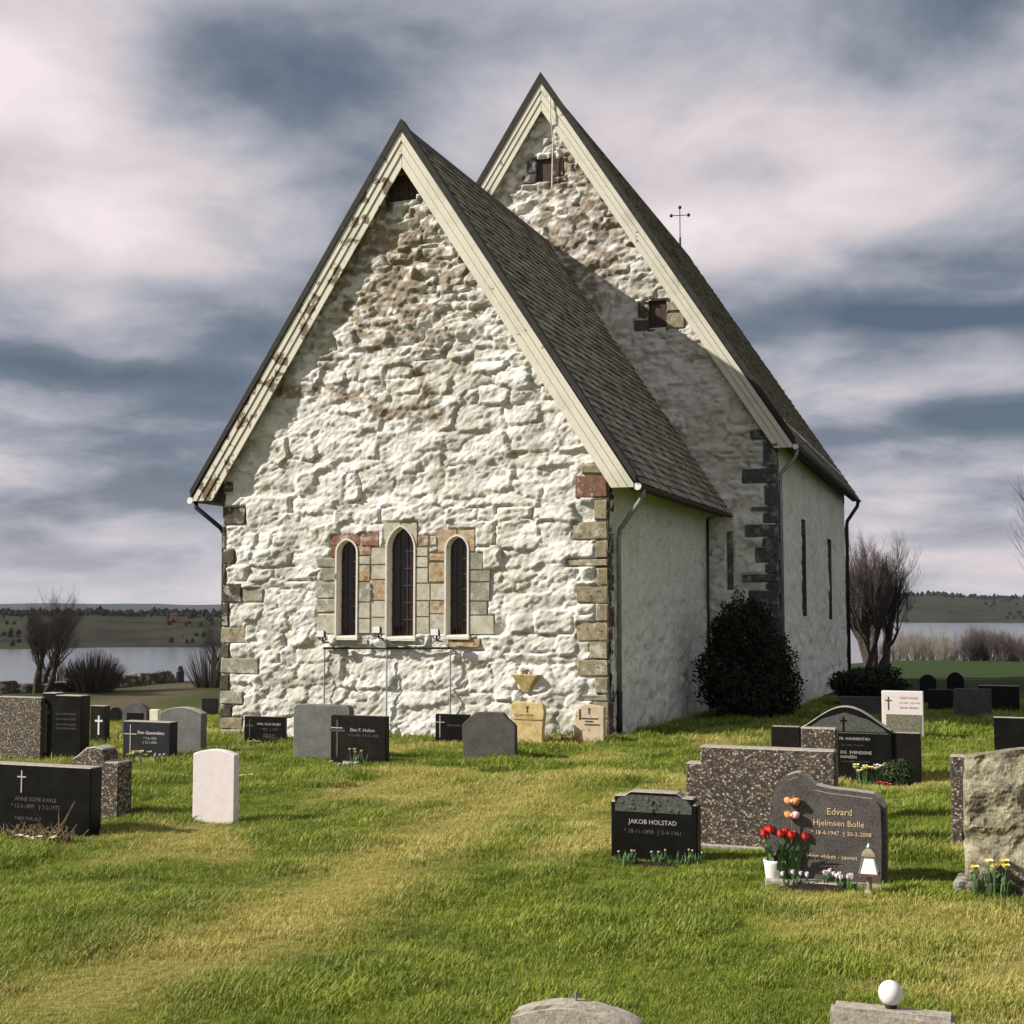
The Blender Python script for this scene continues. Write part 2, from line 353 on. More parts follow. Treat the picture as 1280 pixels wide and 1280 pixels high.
m_twig = stony('twig', (0.040, 0.030, 0.027), (0.07, 0.052, 0.046), 12, 0.95, 0.0)
m_birch = stony('pale_twig', (0.13, 0.115, 0.09), (0.26, 0.235, 0.19), 3, 0.95, 0.0)
m_ever = stony('evergreen_leaf', (0.010, 0.016, 0.008), (0.022, 0.032, 0.014), 7, 0.7, 0.0, spec=0.2)
m_box = stony('boxwood_leaf', (0.018, 0.030, 0.010), (0.05, 0.075, 0.022), 18, 0.7, 0.0, spec=0.2)
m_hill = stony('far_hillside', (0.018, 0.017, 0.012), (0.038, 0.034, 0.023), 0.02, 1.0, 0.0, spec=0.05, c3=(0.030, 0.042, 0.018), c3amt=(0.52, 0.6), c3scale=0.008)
m_hillf = stony('distant_hill', (0.035, 0.045, 0.05), (0.055, 0.065, 0.068), 0.01, 1.0, 0.0, spec=0.05)  # blue of the distant haze is put into the hill colour
m_wood = stony('far_wood', (0.012, 0.011, 0.009), (0.026, 0.023, 0.018), 0.1, 1.0, 0.0, spec=0.05)
m_housew = stony('white_boarding', (0.70, 0.68, 0.64), (0.78, 0.76, 0.72), 1, 0.8, 0.0)
m_housed = stony('dark_boarding', (0.16, 0.05, 0.035), (0.2, 0.07, 0.05), 1, 0.8, 0.0)
m_ball = stony('white_glass_globe', (0.74, 0.66, 0.68), (0.80, 0.72, 0.74), 12, 0.35, 0.0)
def water_fn(k, b, P):
    mp = k.new('ShaderNodeMapping'); k.put(mp.inputs[0], P); mp.inputs['Scale'].default_value = (0.15, 0.6, 1); mp.inputs['Rotation'].default_value = (0, 0, -YAW)
    k.put(b.inputs['Base Color'], (0.14, 0.15, 0.165, 1)); b.inputs['Specular IOR Level'].default_value = 1.0; b.inputs['Roughness'].default_value = 0.16; b.inputs['IOR'].default_value = 1.33
    k.put(b.inputs['Normal'], k.bump(k.noise(mp.outputs[0], 1.2, 4, 0.6), 0.10, 0.3))
m_water = material('lake_water', water_fn)
def grass_col(k, tint, n1, n2):
    col = k.mix(n1, (0.105, 0.165, 0.014), (0.26, 0.315, 0.036))
    col = k.mix(tint, col, (0.52, 0.45, 0.145))
    return k.mix(k.ramp(n2, [(0.58, 0.0), (0.78, 0.55)]), col, (0.42, 0.40, 0.11))
def ground_fn(k, b, P):
    a = k.new('ShaderNodeAttribute'); a.attribute_name = 'tint'; p = k.new('ShaderNodeAttribute'); p.attribute_name = 'path'; pa = k.new('ShaderNodeAttribute'); pa.attribute_name = 'pasture'
    n1 = k.noise(P, 2.2, 6, 0.7); n2 = k.noise(P, 6, 6, 0.7); n3 = k.noise(P, 38, 5, 0.75)
    col = grass_col(k, a.outputs['Fac'], k.ramp(n1, [(0.3, 0.0), (0.7, 1.0)]), n2)
    col = k.mix(1.0, col, k.ramp(n3, [(0.35, 0.45), (0.65, 1.0)]), 'MULTIPLY')
    col = k.mix(pa.outputs['Fac'], col, k.mix(n1, (0.028, 0.050, 0.016), (0.050, 0.075, 0.024)))
    col = k.mix(p.outputs['Fac'], col, (0.13, 0.10, 0.065))
    k.put(b.inputs['Base Color'], col); b.inputs['Roughness'].default_value = 0.95; b.inputs['Specular IOR Level'].default_value = 0.1
    k.put(b.inputs['Normal'], k.bump(k.math('ADD', n3, n2), 1.0, 0.05))
m_ground = material('turf', ground_fn)
def blade_fn(k, b, P):
    a = k.new('ShaderNodeAttribute'); a.attribute_type = 'INSTANCER'; a.attribute_name = 'tint'
    r_ = k.new('ShaderNodeAttribute'); r_.attribute_type = 'INSTANCER'; r_.attribute_name = 'rnd'
    n2 = k.noise(P, 60, 2, 0.6)
    col = grass_col(k, a.outputs['Fac'], r_.outputs['Fac'], n2)
    k.put(b.inputs['Base Color'], col); b.inputs['Roughness'].default_value = 0.55; b.inputs['Specular IOR Level'].default_value = 0.25
    tr = k.new('ShaderNodeBsdfTranslucent'); k.put(tr.inputs[0], col); mx = k.new('ShaderNodeMixShader'); mx.inputs[0].default_value = 0.3
    out = [n for n in k.n if n.type == 'OUTPUT_MATERIAL'][0]
    k.l.new(b.outputs[0], mx.inputs[1]); k.l.new(tr.outputs[0], mx.inputs[2]); k.l.new(mx.outputs[0], out.inputs[0])
m_blade = material('grass_blade', blade_fn)

# ------------------------------------------------------------------ ground, lake, far shore
def axis(lo, hi, step):
    a = list(np.arange(lo, hi + 1e-6, step)); d = step; x = hi; y = lo; hiL = []; loL = []
    while x < 7000: d *= 1.22; x += d; hiL.append(x)
    d = step
    while y > -7000: d *= 1.22; y -= d; loL.append(y)
    return np.array(loL[::-1] + a + hiL)
def tint_at(x, y):
    pts = [ground(90, 1245), ground(330, 1165), ground(480, 1080), ground(690, 975)]
    d = np.full(np.shape(x), 1e9)
    for a, b in zip(pts[:-1], pts[1:]):
        ab = b[:2] - a[:2]; t = np.clip(((x - a[0]) * ab[0] + (y - a[1]) * ab[1]) / (ab @ ab), 0, 1)
        d = np.minimum(d, np.hypot(x - a[0] - ab[0] * t, y - a[1] - ab[1] * t))
    p = np.exp(-(d / 0.55) ** 2) * 0.9
    n = fbm(x * 0.9 + 4, y * 0.9, 31, 4); q = sstep(0.52, 0.72, n) * 0.75
    return np.clip(np.maximum(p * (0.55 + 0.7 * fbm(x * 2.3, y * 2.3, 37, 3)), q), 0, 1)
def build_ground():
    xs = axis(-16, 26, 0.3); ys = axis(-24, 16, 0.3)
    X, Y = np.meshgrid(xs, ys, indexing='ij'); Z = ground_z(X, Y)
    nx, ny = X.shape; idx = np.arange(nx * ny).reshape(nx, ny)
    f = np.stack([idx[:-1, :-1], idx[1:, :-1], idx[1:, 1:], idx[:-1, 1:]], -1).reshape(-1, 4)
    me = bpy.data.meshes.new('ground'); v = np.stack([X, Y, Z], -1).reshape(-1, 3)
    me.vertices.add(len(v)); me.vertices.foreach_set('co', v.ravel()); me.loops.add(f.size); me.loops.foreach_set('vertex_index', f.ravel().astype(np.int32))
    me.polygons.add(len(f)); me.polygons.foreach_set('loop_start', np.arange(0, f.size, 4, dtype=np.int32)); me.update(calc_edges=True); me.validate()
    me.polygons.foreach_set('use_smooth', [True] * len(me.polygons))
    t = me.attributes.new('tint', 'FLOAT', 'POINT'); t.data.foreach_set('value', tint_at(v[:, 0], v[:, 1]).astype(np.float32))
    a = ground(118, 884); b = ground(205, 862); ab = b[:2] - a[:2]; tt = np.clip(((v[:, 0] - a[0]) * ab[0] + (v[:, 1] - a[1]) * ab[1]) / (ab @ ab), -.3, 1.3)
    d = np.hypot(v[:, 0] - a[0] - ab[0] * tt, v[:, 1] - a[1] - ab[1] * tt)
    r = np.hypot(v[:, 0] - CAM[0], v[:, 1] - CAM[1])
    p = me.attributes.new('path', 'FLOAT', 'POINT'); p.data.foreach_set('value', (np.exp(-(d / 1.6) ** 2) * 0.9 * (v[:, 0] < -5)).astype(np.float32))
    p = me.attributes.new('pasture', 'FLOAT', 'POINT'); p.data.foreach_set('value', (sstep(32, 42, r)).astype(np.float32))
    o = link('ground', me, m_ground); o['kind'] = 'structure'
build_ground()
WATER = -25.0
o = link('lake', pymesh('lake', [(-6900, -6900, WATER), (6900, -6900, WATER), (6900, 6900, WATER), (-6900, 6900, WATER)], [(0, 1, 2, 3)]), m_water); o['kind'] = 'structure'

def polar(az, r):      # az measured to the right of the camera heading
    return np.array([CAM[0] + r * math.sin(az - YAW), CAM[1] + r * math.cos(az - YAW)])
def hill(name, az0, az1, n, rfun, rows, mat, seed, rough=0.0):
    v = []; f = []
    for i in range(n + 1):
        az = az0 + (az1 - az0) * i / n; prof = rfun(az)     # list of (r, z)
        for j, (r_, z) in enumerate(prof):
            x, y = polar(az, r_); jj = (rng.random() - 0.5) * rough if 0 < j < len(prof) - 1 else 0
            v.append((x, y, z + jj))
    m = len(prof)
    for i in range(n):
        for j in range(m - 1): f.append((i * m + j, (i + 1) * m + j, (i + 1) * m + j + 1, i * m + j + 1))
    o = link(name, pymesh(name, v, f, True), mat); o['kind'] = 'structure'; return o
def nz(a, s, seed): return float(fbm(np.array([a * s + 50.0]), np.array([3.3]), seed, 4)[0]) - 0.5
_NH = {}
def near_hill(az):
    key = round(math.degrees(az) * 12)
    if key not in _NH: _NH[key] = near_hill_at(key / 12.0)
    return _NH[key]
def near_hill_at(d):
    r0 = 880 + 1370 * float(sstep(-8, 14, d)) + 110 * nz(d, .12, 60)
    top = -6.0 + 11 * nz(d, .25, 61)
    if d > 2: top += (14.0 + 16 * float(sstep(6, 14, d)) * (1 - 0.45 * float(sstep(16, 21, d))) + 12 * nz(d, .35, 62)) * float(sstep(2, 6, d))
    return [(r0, WATER - 0.5), (r0 * 1.03, WATER + 2.5), (r0 * 1.12, WATER + (top - WATER) * .45), (r0 * 1.25, WATER + (top - WATER) * .8), (r0 * 1.4, top), (r0 * 1.8, top - 4)]
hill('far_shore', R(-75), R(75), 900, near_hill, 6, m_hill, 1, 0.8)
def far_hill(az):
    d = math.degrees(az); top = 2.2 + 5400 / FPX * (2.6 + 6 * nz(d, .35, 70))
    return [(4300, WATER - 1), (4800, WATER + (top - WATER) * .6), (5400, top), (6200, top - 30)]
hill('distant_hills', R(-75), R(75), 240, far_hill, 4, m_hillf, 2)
# wood on the far shore, one mass
def far_wood():
    mb = MB(); ico = bmesh.new(); bmesh.ops.create_icosphere(ico, subdivisions=1, radius=1.0)
    iv = [tuple(v.co) for v in ico.verts]; jf = [tuple(v.index for v in f.verts) for f in ico.faces]; ico.free()
    for i in range(5200):
        az = R(rng.uniform(-40, 40)); d = math.degrees(az); prof = near_hill(az); t = rng.choice([.9, 1.8, 2.6, 3.3, 3.6, 3.8, 3.9, 4.0, 4.05, 4.1, 4.15]) + rng.uniform(-.35, .35)
        j = min(int(t), 4); q = t - j; r_ = prof[j][0] + (prof[j + 1][0] - prof[j][0]) * q; z = prof[j][1] + (prof[j + 1][1] - prof[j][1]) * q
        if t < 3.3 and nz(d + 7 * t, .9, 80) < .02: continue
        if t < 3.5 and nz(d, 1.1, 81) < -0.05: continue
        x, y = polar(az, r_); s = rng.uniform(1.0, 2.9) * (r_ / 1150) ** .6; h = s * rng.uniform(.8, 1.6)
        mb.add([(x + a * s * rng.uniform(.6, 1.3), y + b * s, z + h * .5 + c * h * rng.uniform(.6, 1.3)) for a, b, c in iv], jf)
    o = mb.obj('far_wood', m_wood); o['kind'] = 'stuff'; o['label'] = 'dark wood along the far shore of the lake'; o['category'] = 'wood'
far_wood()
def far_house(px, py, wpx, hpx, mat, label):
    az = math.atan2(px - 640, FPX); prof = near_hill(az); r_ = prof[3][0] * .98; w = wpx * r_ / FPX; h = hpx * r_ / FPX
    x, y = polar(az, r_); z = CAM[2] - (py - 757) / FPX * r_
    e = empty('farmhouse', (x, y, z), -(az - YAW) + rng.uniform(-.3, .3)); tag(e, label, 'house')
    zb = min(-1.0, -6.0)
    MB().box((-w / 2, 0, zb), (w / 2, w * .5, h)).obj('wall', mat, e)
    m = MB(); m.add([(-w / 2 - .2, -.3, h), (w / 2 + .2, -.3, h), (w / 2 + .2, w * .5 + .3, h), (-w / 2 - .2, w * .5 + .3, h), (-w / 2 - .2, w * .25, h + w * .22), (w / 2 + .2, w * .25, h + w * .22)],
                    [(0, 1, 5, 4), (2, 3, 4, 5), (0, 4, 3), (1, 2, 5), (3, 2, 1, 0)]); m.obj('roof', m_roof, e)
far_house(126, 779, 15, 3.5, m_housew, 'long white farm building on the far shore across the lake')
far_house(218, 772, 9, 4, m_housed, 'small red farmhouse on the far shore beside the wood')
far_house(1250, 771, 9, 3, m_housew, 'small white house on the far shore below the hill')

# ------------------------------------------------------------------ church
W = 3.75; E1 = 4.2975; ZE1 = 4.2788; ZA1 = 10.8398; L = 7.8739; G = 0.25
E2 = 5.8075; ZE2 = 5.7812; ZA2 = 14.7167; CN = -0.0585; L2 = 16.014; W2 = 5.3889; SK = -0.0149
church = empty('church', (0, 0, 0)); tag(church, 'old whitewashed stone church with steep shingle roofs', 'church')
NAVE = Matrix.Translation((CN, L, 0)) @ Matrix.Rotation(-SK, 4, 'Z') @ Matrix.Translation((0, -L, 0))
# nave coordinates: x across, y along, as for the chancel; NAVE turns them by under one degree
def nloc(p): return NAVE.inverted() @ Vector(p)

def height_wall(name, u0, u1, v0, v1, res, inside, sites, flat, hole, amp, colour, to3, mat, parent, rough=0.02, fine=0.008, top=300, seed=3, piece='stone', warp=0.10):
    us = np.arange(u0, u1 + res / 2, res); vs_ = np.arange(v0, v1 + res / 2, res)
    U, V = np.meshgrid(us, vs_, indexing='ij'); nu, nv_ = U.shape
    wu = U + (fbm(U * 2.2, V * 2.2, seed + 1, 3) - .5) * warp * 2; wv = V + (fbm(U * 1.7 + 9, V * 1.7, seed + 2, 3) - .5) * warp * 1.5
    P = np.stack([wu.ravel(), wv.ravel()], 1); n = len(P); S = sites
    d1 = np.full(n, 1e9); d2 = np.full(n, 1e9); lab = np.zeros(n, int)
    for a in range(0, n, 6000):
        q = P[a:a + 6000]; dx = np.abs(q[:, None, 0] - S[None, :, 0]) / S[None, :, 2]; dy = np.abs(q[:, None, 1] - S[None, :, 1]) / S[None, :, 3]
        D = (dx ** 3.2 + dy ** 3.2) ** (1 / 3.2)
        k2 = np.argpartition(D, 1, axis=1)[:, :2]; dd = np.take_along_axis(D, k2, 1); sw = dd[:, 0] > dd[:, 1]
        k2[sw] = k2[sw][:, ::-1]; dd = np.sort(dd, 1); d1[a:a + 6000] = dd[:, 0]; d2[a:a + 6000] = dd[:, 1]; lab[a:a + 6000] = k2[:, 0]
    rs = np.random.RandomState(seed); ns = len(S)
    off = rs.rand(ns) ** 1.3; tu = rs.uniform(-1, 1, ns); tv = rs.uniform(-1, 1, ns)
    uu, vv_ = U.ravel(), V.ravel()
    e = (d2 - d1) * np.minimum(S[lab, 2], S[lab, 3])
    jn = sstep(.36, .62, fbm(uu * 1.3, vv_ * 1.6, seed + 7, 3))                # where the wash has filled the joints
    rnd = sstep(0.0, 0.045, e + (fbm(P[:, 0] * 9, P[:, 1] * 9, seed + 8, 3) - .5) * .06)
    rnd = 1 - (1 - rnd) * (.25 + .75 * jn)
    lu = (P[:, 0] - S[lab, 0]) / S[lab, 2]; lv = (P[:, 1] - S[lab, 1]) / S[lab, 3]
    A = amp(uu, vv_)
    q = fbm(uu * 2.3 + .6 * tu[lab], vv_ * 4.6 + .6 * tv[lab], seed + 3, 4) * 9; fq = q - np.floor(q)
    terr = (np.floor(q) + sstep(.80, 1.0, fq)) / 9                              # chipped ledges
    h = A * (rnd * (0.25 + off[lab] * 0.65 + 0.50 * (tu[lab] * lu + tv[lab] * lv))) + (terr - .5) * rough * 6.0 - .045 * jn * np.exp(-(np.maximum(e, 0) / .018) ** 2) * sstep(.45, .6, fbm(uu * 3, vv_ * 5, seed + 12, 3))
    h = h + (fbm(uu * 5, vv_ * 9, seed + 5, 4) - .5) * rough * 1.6 + (fbm(uu * 14, vv_ * 22, seed + 6, 3) - .5) * fine * 3.6
    fm = flat(U.ravel(), V.ravel()); h = np.where(fm, np.minimum(h, 0.0) * 0.3 - 0.01, h)
    col = colour(U.ravel(), V.ravel(), rnd, h, off[lab])
    XYZ = to3(U.ravel(), V.ravel(), h)
    G3 = XYZ.reshape(nu, nv_, 3); gu = np.gradient(G3, axis=0); gv = np.gradient(G3, axis=1); N = np.cross(gu, gv); N /= np.linalg.norm(N, axis=-1, keepdims=True)
    N = N.reshape(-1, 3)
    idx = np.arange(n).reshape(nu, nv_); quads = np.stack([idx[:-1, :-1], idx[1:, :-1], idx[1:, 1:], idx[:-1, 1:]], -1).reshape(-1, 4)
    cu = U.ravel()[quads].mean(1); cv = V.ravel()[quads].mean(1)
    keep = inside(cu, cv) & ~hole(cu, cv); quads = quads[keep]; ql = lab[quads[:, 0]]
    cnt = np.bincount(ql, minlength=ns); order = np.argsort(-cnt)
    vis = order[:top]; rest = np.isin(ql, order[top:])
    def emit(nm, qs, par):
        used, inv = np.unique(qs.ravel(), return_inverse=True); vv = XYZ[used]; ff = inv.reshape(-1, 4).astype(np.int32)
        me = bpy.data.meshes.new(nm); me.vertices.add(len(vv)); me.vertices.foreach_set('co', vv.astype(np.float32).ravel())
        me.loops.add(ff.size); me.loops.foreach_set('vertex_index', ff.ravel()); me.polygons.add(len(ff)); me.polygons.foreach_set('loop_start', np.arange(0, ff.size, 4, dtype=np.int32))
        me.update(calc_edges=True)
        a = me.color_attributes.new('Col', 'FLOAT_COLOR', 'POINT'); c4 = np.ones((len(used), 4), np.float32); c4[:, :3] = col[used]; a.data.foreach_set('color', c4.ravel())
        me.polygons.foreach_set('use_smooth', [True] * len(ff)); me.normals_split_custom_set_from_vertices([tuple(q) for q in N[used]])
        return link(nm, me, mat, par)
    if top:
        for i in vis:
            sel = np.nonzero(ql == i)[0]
            if not len(sel): continue
            cell = {(int(a) // nv_, int(a) % nv_): k for k, a in zip(sel, quads[sel, 0])}; best = []
            while cell:
                st = [next(iter(cell))]; comp = [cell.pop(st[0])]
                while st:
                    a, b = st.pop()
                    for nb_ in ((a + 1, b), (a - 1, b), (a, b + 1), (a, b - 1)):
                        if nb_ in cell: comp.append(cell.pop(nb_)); st.append(nb_)
                if len(comp) > len(best): best = comp
            rest[sel] = True; rest[best] = False
            emit(piece, quads[best], parent)
        if rest.any():
            o = emit(name, quads[rest], parent); o['kind'] = 'stuff'
    else:
        return emit(name, quads, parent)
def rubble(u0, u1, v0, v1, hrow, wst, seed):
    r = np.random.RandomState(seed); out = []; v = v0
    while v < v1:
        h = hrow(v) * r.uniform(.6, 1.5); u = u0 - r.rand() * .4
        while u < u1:
            w = wst(v) * r.uniform(.45, 1.7)
            out.append((u + w / 2, v + h / 2 + r.uniform(-.3, .3) * h, w / 2, h / 2 * r.uniform(.8, 1.3))); u += w
        v += h
    return np.array(out)

slope1 = (ZA1 - ZE1) / E1; slope2 = (ZA2 - ZE2) / E2
def wallpt(px, py): p = onY(px, py, 0.0); return p[0], p[2]
def navept(px, py): p = nloc(onY(px, py, L)); return p.x, p.z
def rect(fn, x0, y0, x1, y1): a = fn(x0, y1); b = fn(x1, y0); return (a[0], a[1], b[0], b[1])

# lancet windows of the chancel gable
def lancet(fn, x0, x1, yt, yb, point):
    a = fn(x0, yb); b = fn(x1, yb); t = fn((x0 + x1) / 2, yt); return dict(x0=a[0], x1=b[0], z0=a[1], z1=t[1], k=point)
def lancet_outline(w, grow=0.0, n=9):
    x0, x1 = w['x0'] - grow, w['x1'] + grow; z0, z1 = w['z0'] - grow * .6, w['z1'] + grow; hw = (x1 - x0) / 2; xm = (x0 + x1) / 2
    rise = hw * w['k']; zs = z1 - rise; pts = [(x0, z0), (x1, z0), (x1, zs)]
    # each side an arc of radius r centred on the springing line
    r_ = (hw * hw + rise * rise) / (2 * hw); cx = x1 - r_; a1 = math.atan2(rise, xm - cx)
    arc = [(cx + r_ * math.cos(a1 * i / n), zs + r_ * math.sin(a1 * i / n)) for i in range(1, n + 1)]
    return pts + arc + [(2 * xm - x, z) for x, z in arc[::-1][1:]] + [(x0, zs)]
def in_poly(u, v, poly):
    r_ = np.zeros(np.shape(u), bool); n = len(poly)
    for i in range(n):
        (xa, za), (xb, zb) = poly[i], poly[(i + 1) % n]
        if za == zb: continue
        c = ((za > v) != (zb > v)) & (u < (xb - xa) * (v - za) / (zb - za) + xa); r_ ^= c
    return r_
WIN = [lancet(wallpt, 421.5, 446.5, 675, 795, 1.15), lancet(wallpt, 484.5, 518.5, 658, 796, 1.5), lancet(wallpt, 558.5, 585.5, 670, 794, 1.15)]
APEX = rect(wallpt, 486, 216, 522, 255)
def zb(x, y): return 380 + x / 4.923, 640 + y / 4.923
BLK = []     # dressed blocks round the lancets (pixel rectangles in the zoomed study, material)
for q in [(80, 280, 198, 345, 'g'), (112, 345, 200, 425, 'g'), (72, 430, 200, 532, 'g'), (82, 535, 205, 620, 'g'), (86, 624, 205, 752, 'b'),
          (170, 138, 352, 205, 'r'), (354, 126, 470, 214, 'r'), (322, 206, 420, 266, 'r'), (170, 205, 215, 280, 'd'),
          (322, 270, 412, 322, 'b'), (322, 326, 412, 426, 'o'), (322, 430, 412, 552, 'g'), (322, 556, 412, 652, 'b'), (322, 656, 412, 745, 'b'),
          (420, 218, 520, 322, 'b'), (420, 326, 520, 414, 'b'), (420, 418, 520, 542, 'o'), (420, 546, 520, 646, 'b'), (420, 650, 520, 748, 'b'),
          (496, 64, 600, 216, 'b'), (602, 64, 702, 214, 'b'),
          (680, 216, 768, 272, 'b'), (680, 276, 768, 340, 'b'), (680, 344, 768, 436, 'b'), (680, 440, 780, 544, 'b'), (680, 548, 776, 642, 'b'), (680, 646, 776, 746, 'b'),
          (704, 146, 776, 212, 'r'), (778, 146, 826, 212, 'b'), (774, 216, 826, 252, 'b'), (774, 256, 880, 308, 'o'), (774, 312, 880, 436, 'o'), (784, 440, 880, 542, 'b'), (780, 546, 880, 624, 'o'), (780, 628, 880, 748, 'b'),
          (830, 106, 945, 246, 'o'), (948, 106, 1056, 244, 'o'),
          (1005, 250, 1106, 354, 'g'), (1005, 358, 1150, 428, 'g'), (1008, 432, 1146, 546, 'g'), (1008, 550, 1130, 632, 'g'), (1008, 636, 1172, 752, 'b'),
          (210, 782, 402, 816, 'b'), (560, 782, 740, 812, 'b'), (902, 782, 1090, 838, 'o')]:
    a = zb(q[0], q[1]); b = zb(q[2], q[3]); BLK.append((rect(wallpt, a[0], a[1], b[0], b[1]), q[4]))
def zq(x0, y0, x1, y1, ox): return ox + x0 / 3.368, 560 + y0 / 3.368, ox + x1 / 3.368, 560 + y1 / 3.368
QUO = []
for q in [(630, 66, 741, 112, 's'), (603, 115, 741, 213, 'r'), (683, 216, 741, 303, 's'), (592, 306, 741, 386, 's'), (685, 389, 741, 464, 's'), (565, 467, 741, 501, 's'), (687, 504, 741, 577, 's'), (610, 580, 741, 652, 's'),
          (690, 655, 741, 730, 's'), (613, 733, 741, 812, 's'), (667, 815, 741, 888, 's'), (613, 891, 741, 960, 's'), (688, 963, 741, 1034, 's'), (630, 1037, 741, 1064, 'g'), (680, 1067, 741, 1140, 's'), (650, 1143, 741, 1240, 's')]:
    a = zq(*q[:4], 540); r_ = list(rect(wallpt, *a)); r_[2] = W + 0.012; QUO.append((tuple(r_), q[4]))
for q in [(5, 142, 75, 185, 'd'), (5, 188, 42, 245, 'd'), (5, 248, 130, 325, 'd'), (5, 328, 44, 428, 'd'), (5, 431, 84, 490, 'd'), (5, 493, 48, 578, 'd'), (5, 581, 112, 650, 'd'), (116, 592, 205, 650, 'g'), (5, 653, 58, 752, 'd'), (5, 755, 130, 820, 's'),
          (5, 823, 62, 882, 'd'), (5, 885, 184, 950, 'g'), (5, 953, 60, 1020, 'd'), (5, 1023, 120, 1076, 'g'), (5, 1079, 70, 1132, 'd'), (5, 1135, 115, 1182, 's'), (5, 1185, 110, 1250, 's')]:
    a = zq(*q[:4], 270); r_ = list(rect(wallpt, *a))
    if q[0] == 5: r_[0] = -W - 0.012
    QUO.append((tuple(r_), q[4]))
QM = {'s': m_quoin, 'r': m_quoin_red, 'd': m_quoin_dark, 'g': m_quoin_green, 'k': m_quoin_slate}
BM = {'b': m_block, 'o': m_block_or, 'r': m_block_red, 'g': m_quoin_green, 'd': m_quoin_red}
outl = [lancet_outline(w) for w in WIN]
def flat1(u, v):
    m = np.zeros(u.shape, bool)
    for (a, b, c, d), _ in BLK + QUO: m |= (u > a - .01) & (u < c + .01) & (v > b - .01) & (v < d + .01)
    return m
def hole1(u, v):
    m = (u > APEX[0]) & (u < APEX[2]) & (v > APEX[1]) & (v < APEX[3])
    for p in outl: m |= in_poly(u, v, p)
    return m
def colour_wash(region, stain_gain, seed):
    def fn(u, v, rnd, h, off):
        n = fbm(u * 1.1, v * 1.1, seed, 5); n2 = fbm(u * 5, v * 8, seed + 10, 4); n3 = fbm(u * 2.5 + 7, v * 2.5, seed + 20, 4)
        c = np.ones((len(u), 3)) * np.array([0.755, 0.725, 0.68])
        def mix(c, m, col): return c * (1 - m[:, None]) + np.array(col) * m[:, None]
        c = mix(c, sstep(.46, .72, n) * .50, (0.55, 0.53, 0.43))
        c = mix(c, sstep(.52, .74, n3) * .50, (0.46, 0.455, 0.38))
        c = mix(c, sstep(.56, .70, n2) * .42, (0.40, 0.37, 0.28))
        c = mix(c, sstep(.62, .80, off * .75 + n2 * .25) * .30, (0.86, 0.83, 0.76))
        g = region(u, v) * 1.25 * sstep(.32, .56, fbm(u * 6, v * 9, seed + 30, 4))
        bare = sstep(.50, .62, n2 * .6 + n3 * .4 + g * stain_gain - .05) * np.clip(g * 1.6, 0, 1)
        c = mix(c, bare * .85, (0.25, 0.19, 0.125))
        c = mix(c, sstep(.60, .70, n2) * sstep(.45, .6, n3) * .55 * np.clip(g * 1.5 + .12, 0, 1), (0.14, 0.095, 0.06))
        joint = (1 - rnd) * sstep(.42, .6, n3)                      # mortar washed out of some joints, earth colour
        c = mix(c, joint * .45 * np.clip(.35 + g, 0, 1), (0.33, 0.27, 0.19))
        return c
    return fn
def band(u, v, pts, w):
    d = np.full(u.shape, 1e9)
    for a, b in zip(pts[:-1], pts[1:]):
        ab = np.array(b) - np.array(a); t = np.clip(((u - a[0]) * ab[0] + (v - a[1]) * ab[1]) / (ab @ ab), 0, 1)
        d = np.minimum(d, np.hypot(u - a[0] - ab[0] * t, v - a[1] - ab[1] * t))
    return np.exp(-(d / w) ** 2)
def region1(u, v):
    g = sstep(5.2, 8.0, v) * .66 * np.exp(-((u + .35) / 1.7) ** 2)
    w = lambda *q: [wallpt(*p) for p in q]
    g = np.maximum(g, band(u, v, w((345, 492), (400, 488), (460, 500), (480, 520), (550, 515)), .13) * .85)
    g = np.maximum(g, band(u, v, w((500, 420), (520, 460), (540, 495)), .10) * .8)
    g = np.maximum(g, band(u, v, w((430, 375), (470, 385), (505, 400)), .10) * .8)
    g = np.maximum(g, band(u, v, w((470, 300), (500, 320), (490, 360)), .28) * .8)
    return g
gab1 = empty('chancel_gable', (0, 0, 0)); gab1.parent = church
def inside1(u, v): return (np.abs(u) < W) & (v < ZA1 - .30 - slope1 * np.abs(u)) & (v > -.7)
def amp1(u, v): return 0.062 + 0.015 * sstep(5, 8, v)
height_wall('rubble', -W, W, -.7, ZA1, .03, inside1, rubble(-W, W, -.7, 10.6, lambda v: .30 - .12 * float(sstep(4.0, 8.0, v)), lambda v: .62 - .22 * float(sstep(4.0, 8.0, v)), 11),
            flat1, hole1, amp1, colour_wash(region1, .42, 100), lambda u, v, h: np.stack([u, -.012 - h, v], 1), m_wash, gab1, top=300, rough=.022, fine=.012)
core = MB().prism([(-W + .02, -.8), (W - .02, -.8), (W - .02, ZA1 - .42 - slope1 * (W - .02)), (0, ZA1 - .42), (-W + .02, ZA1 - .42 - slope1 * (W - .02))], .34, .62).obj('wall_core', m_core, gab1)
def block(r_, m, parent, y0=-.045, dep=.25, name='dressed_block', hole=None, jit=.011, bev=.018):
    a, b, c, d = r_; g = .006
    return MB().box((a + g, y0 + rng.uniform(-.01, .008), b + g), (c - g, y0 + dep, d - g)).obj(name, m, parent, bevel=bev, jit=jit)
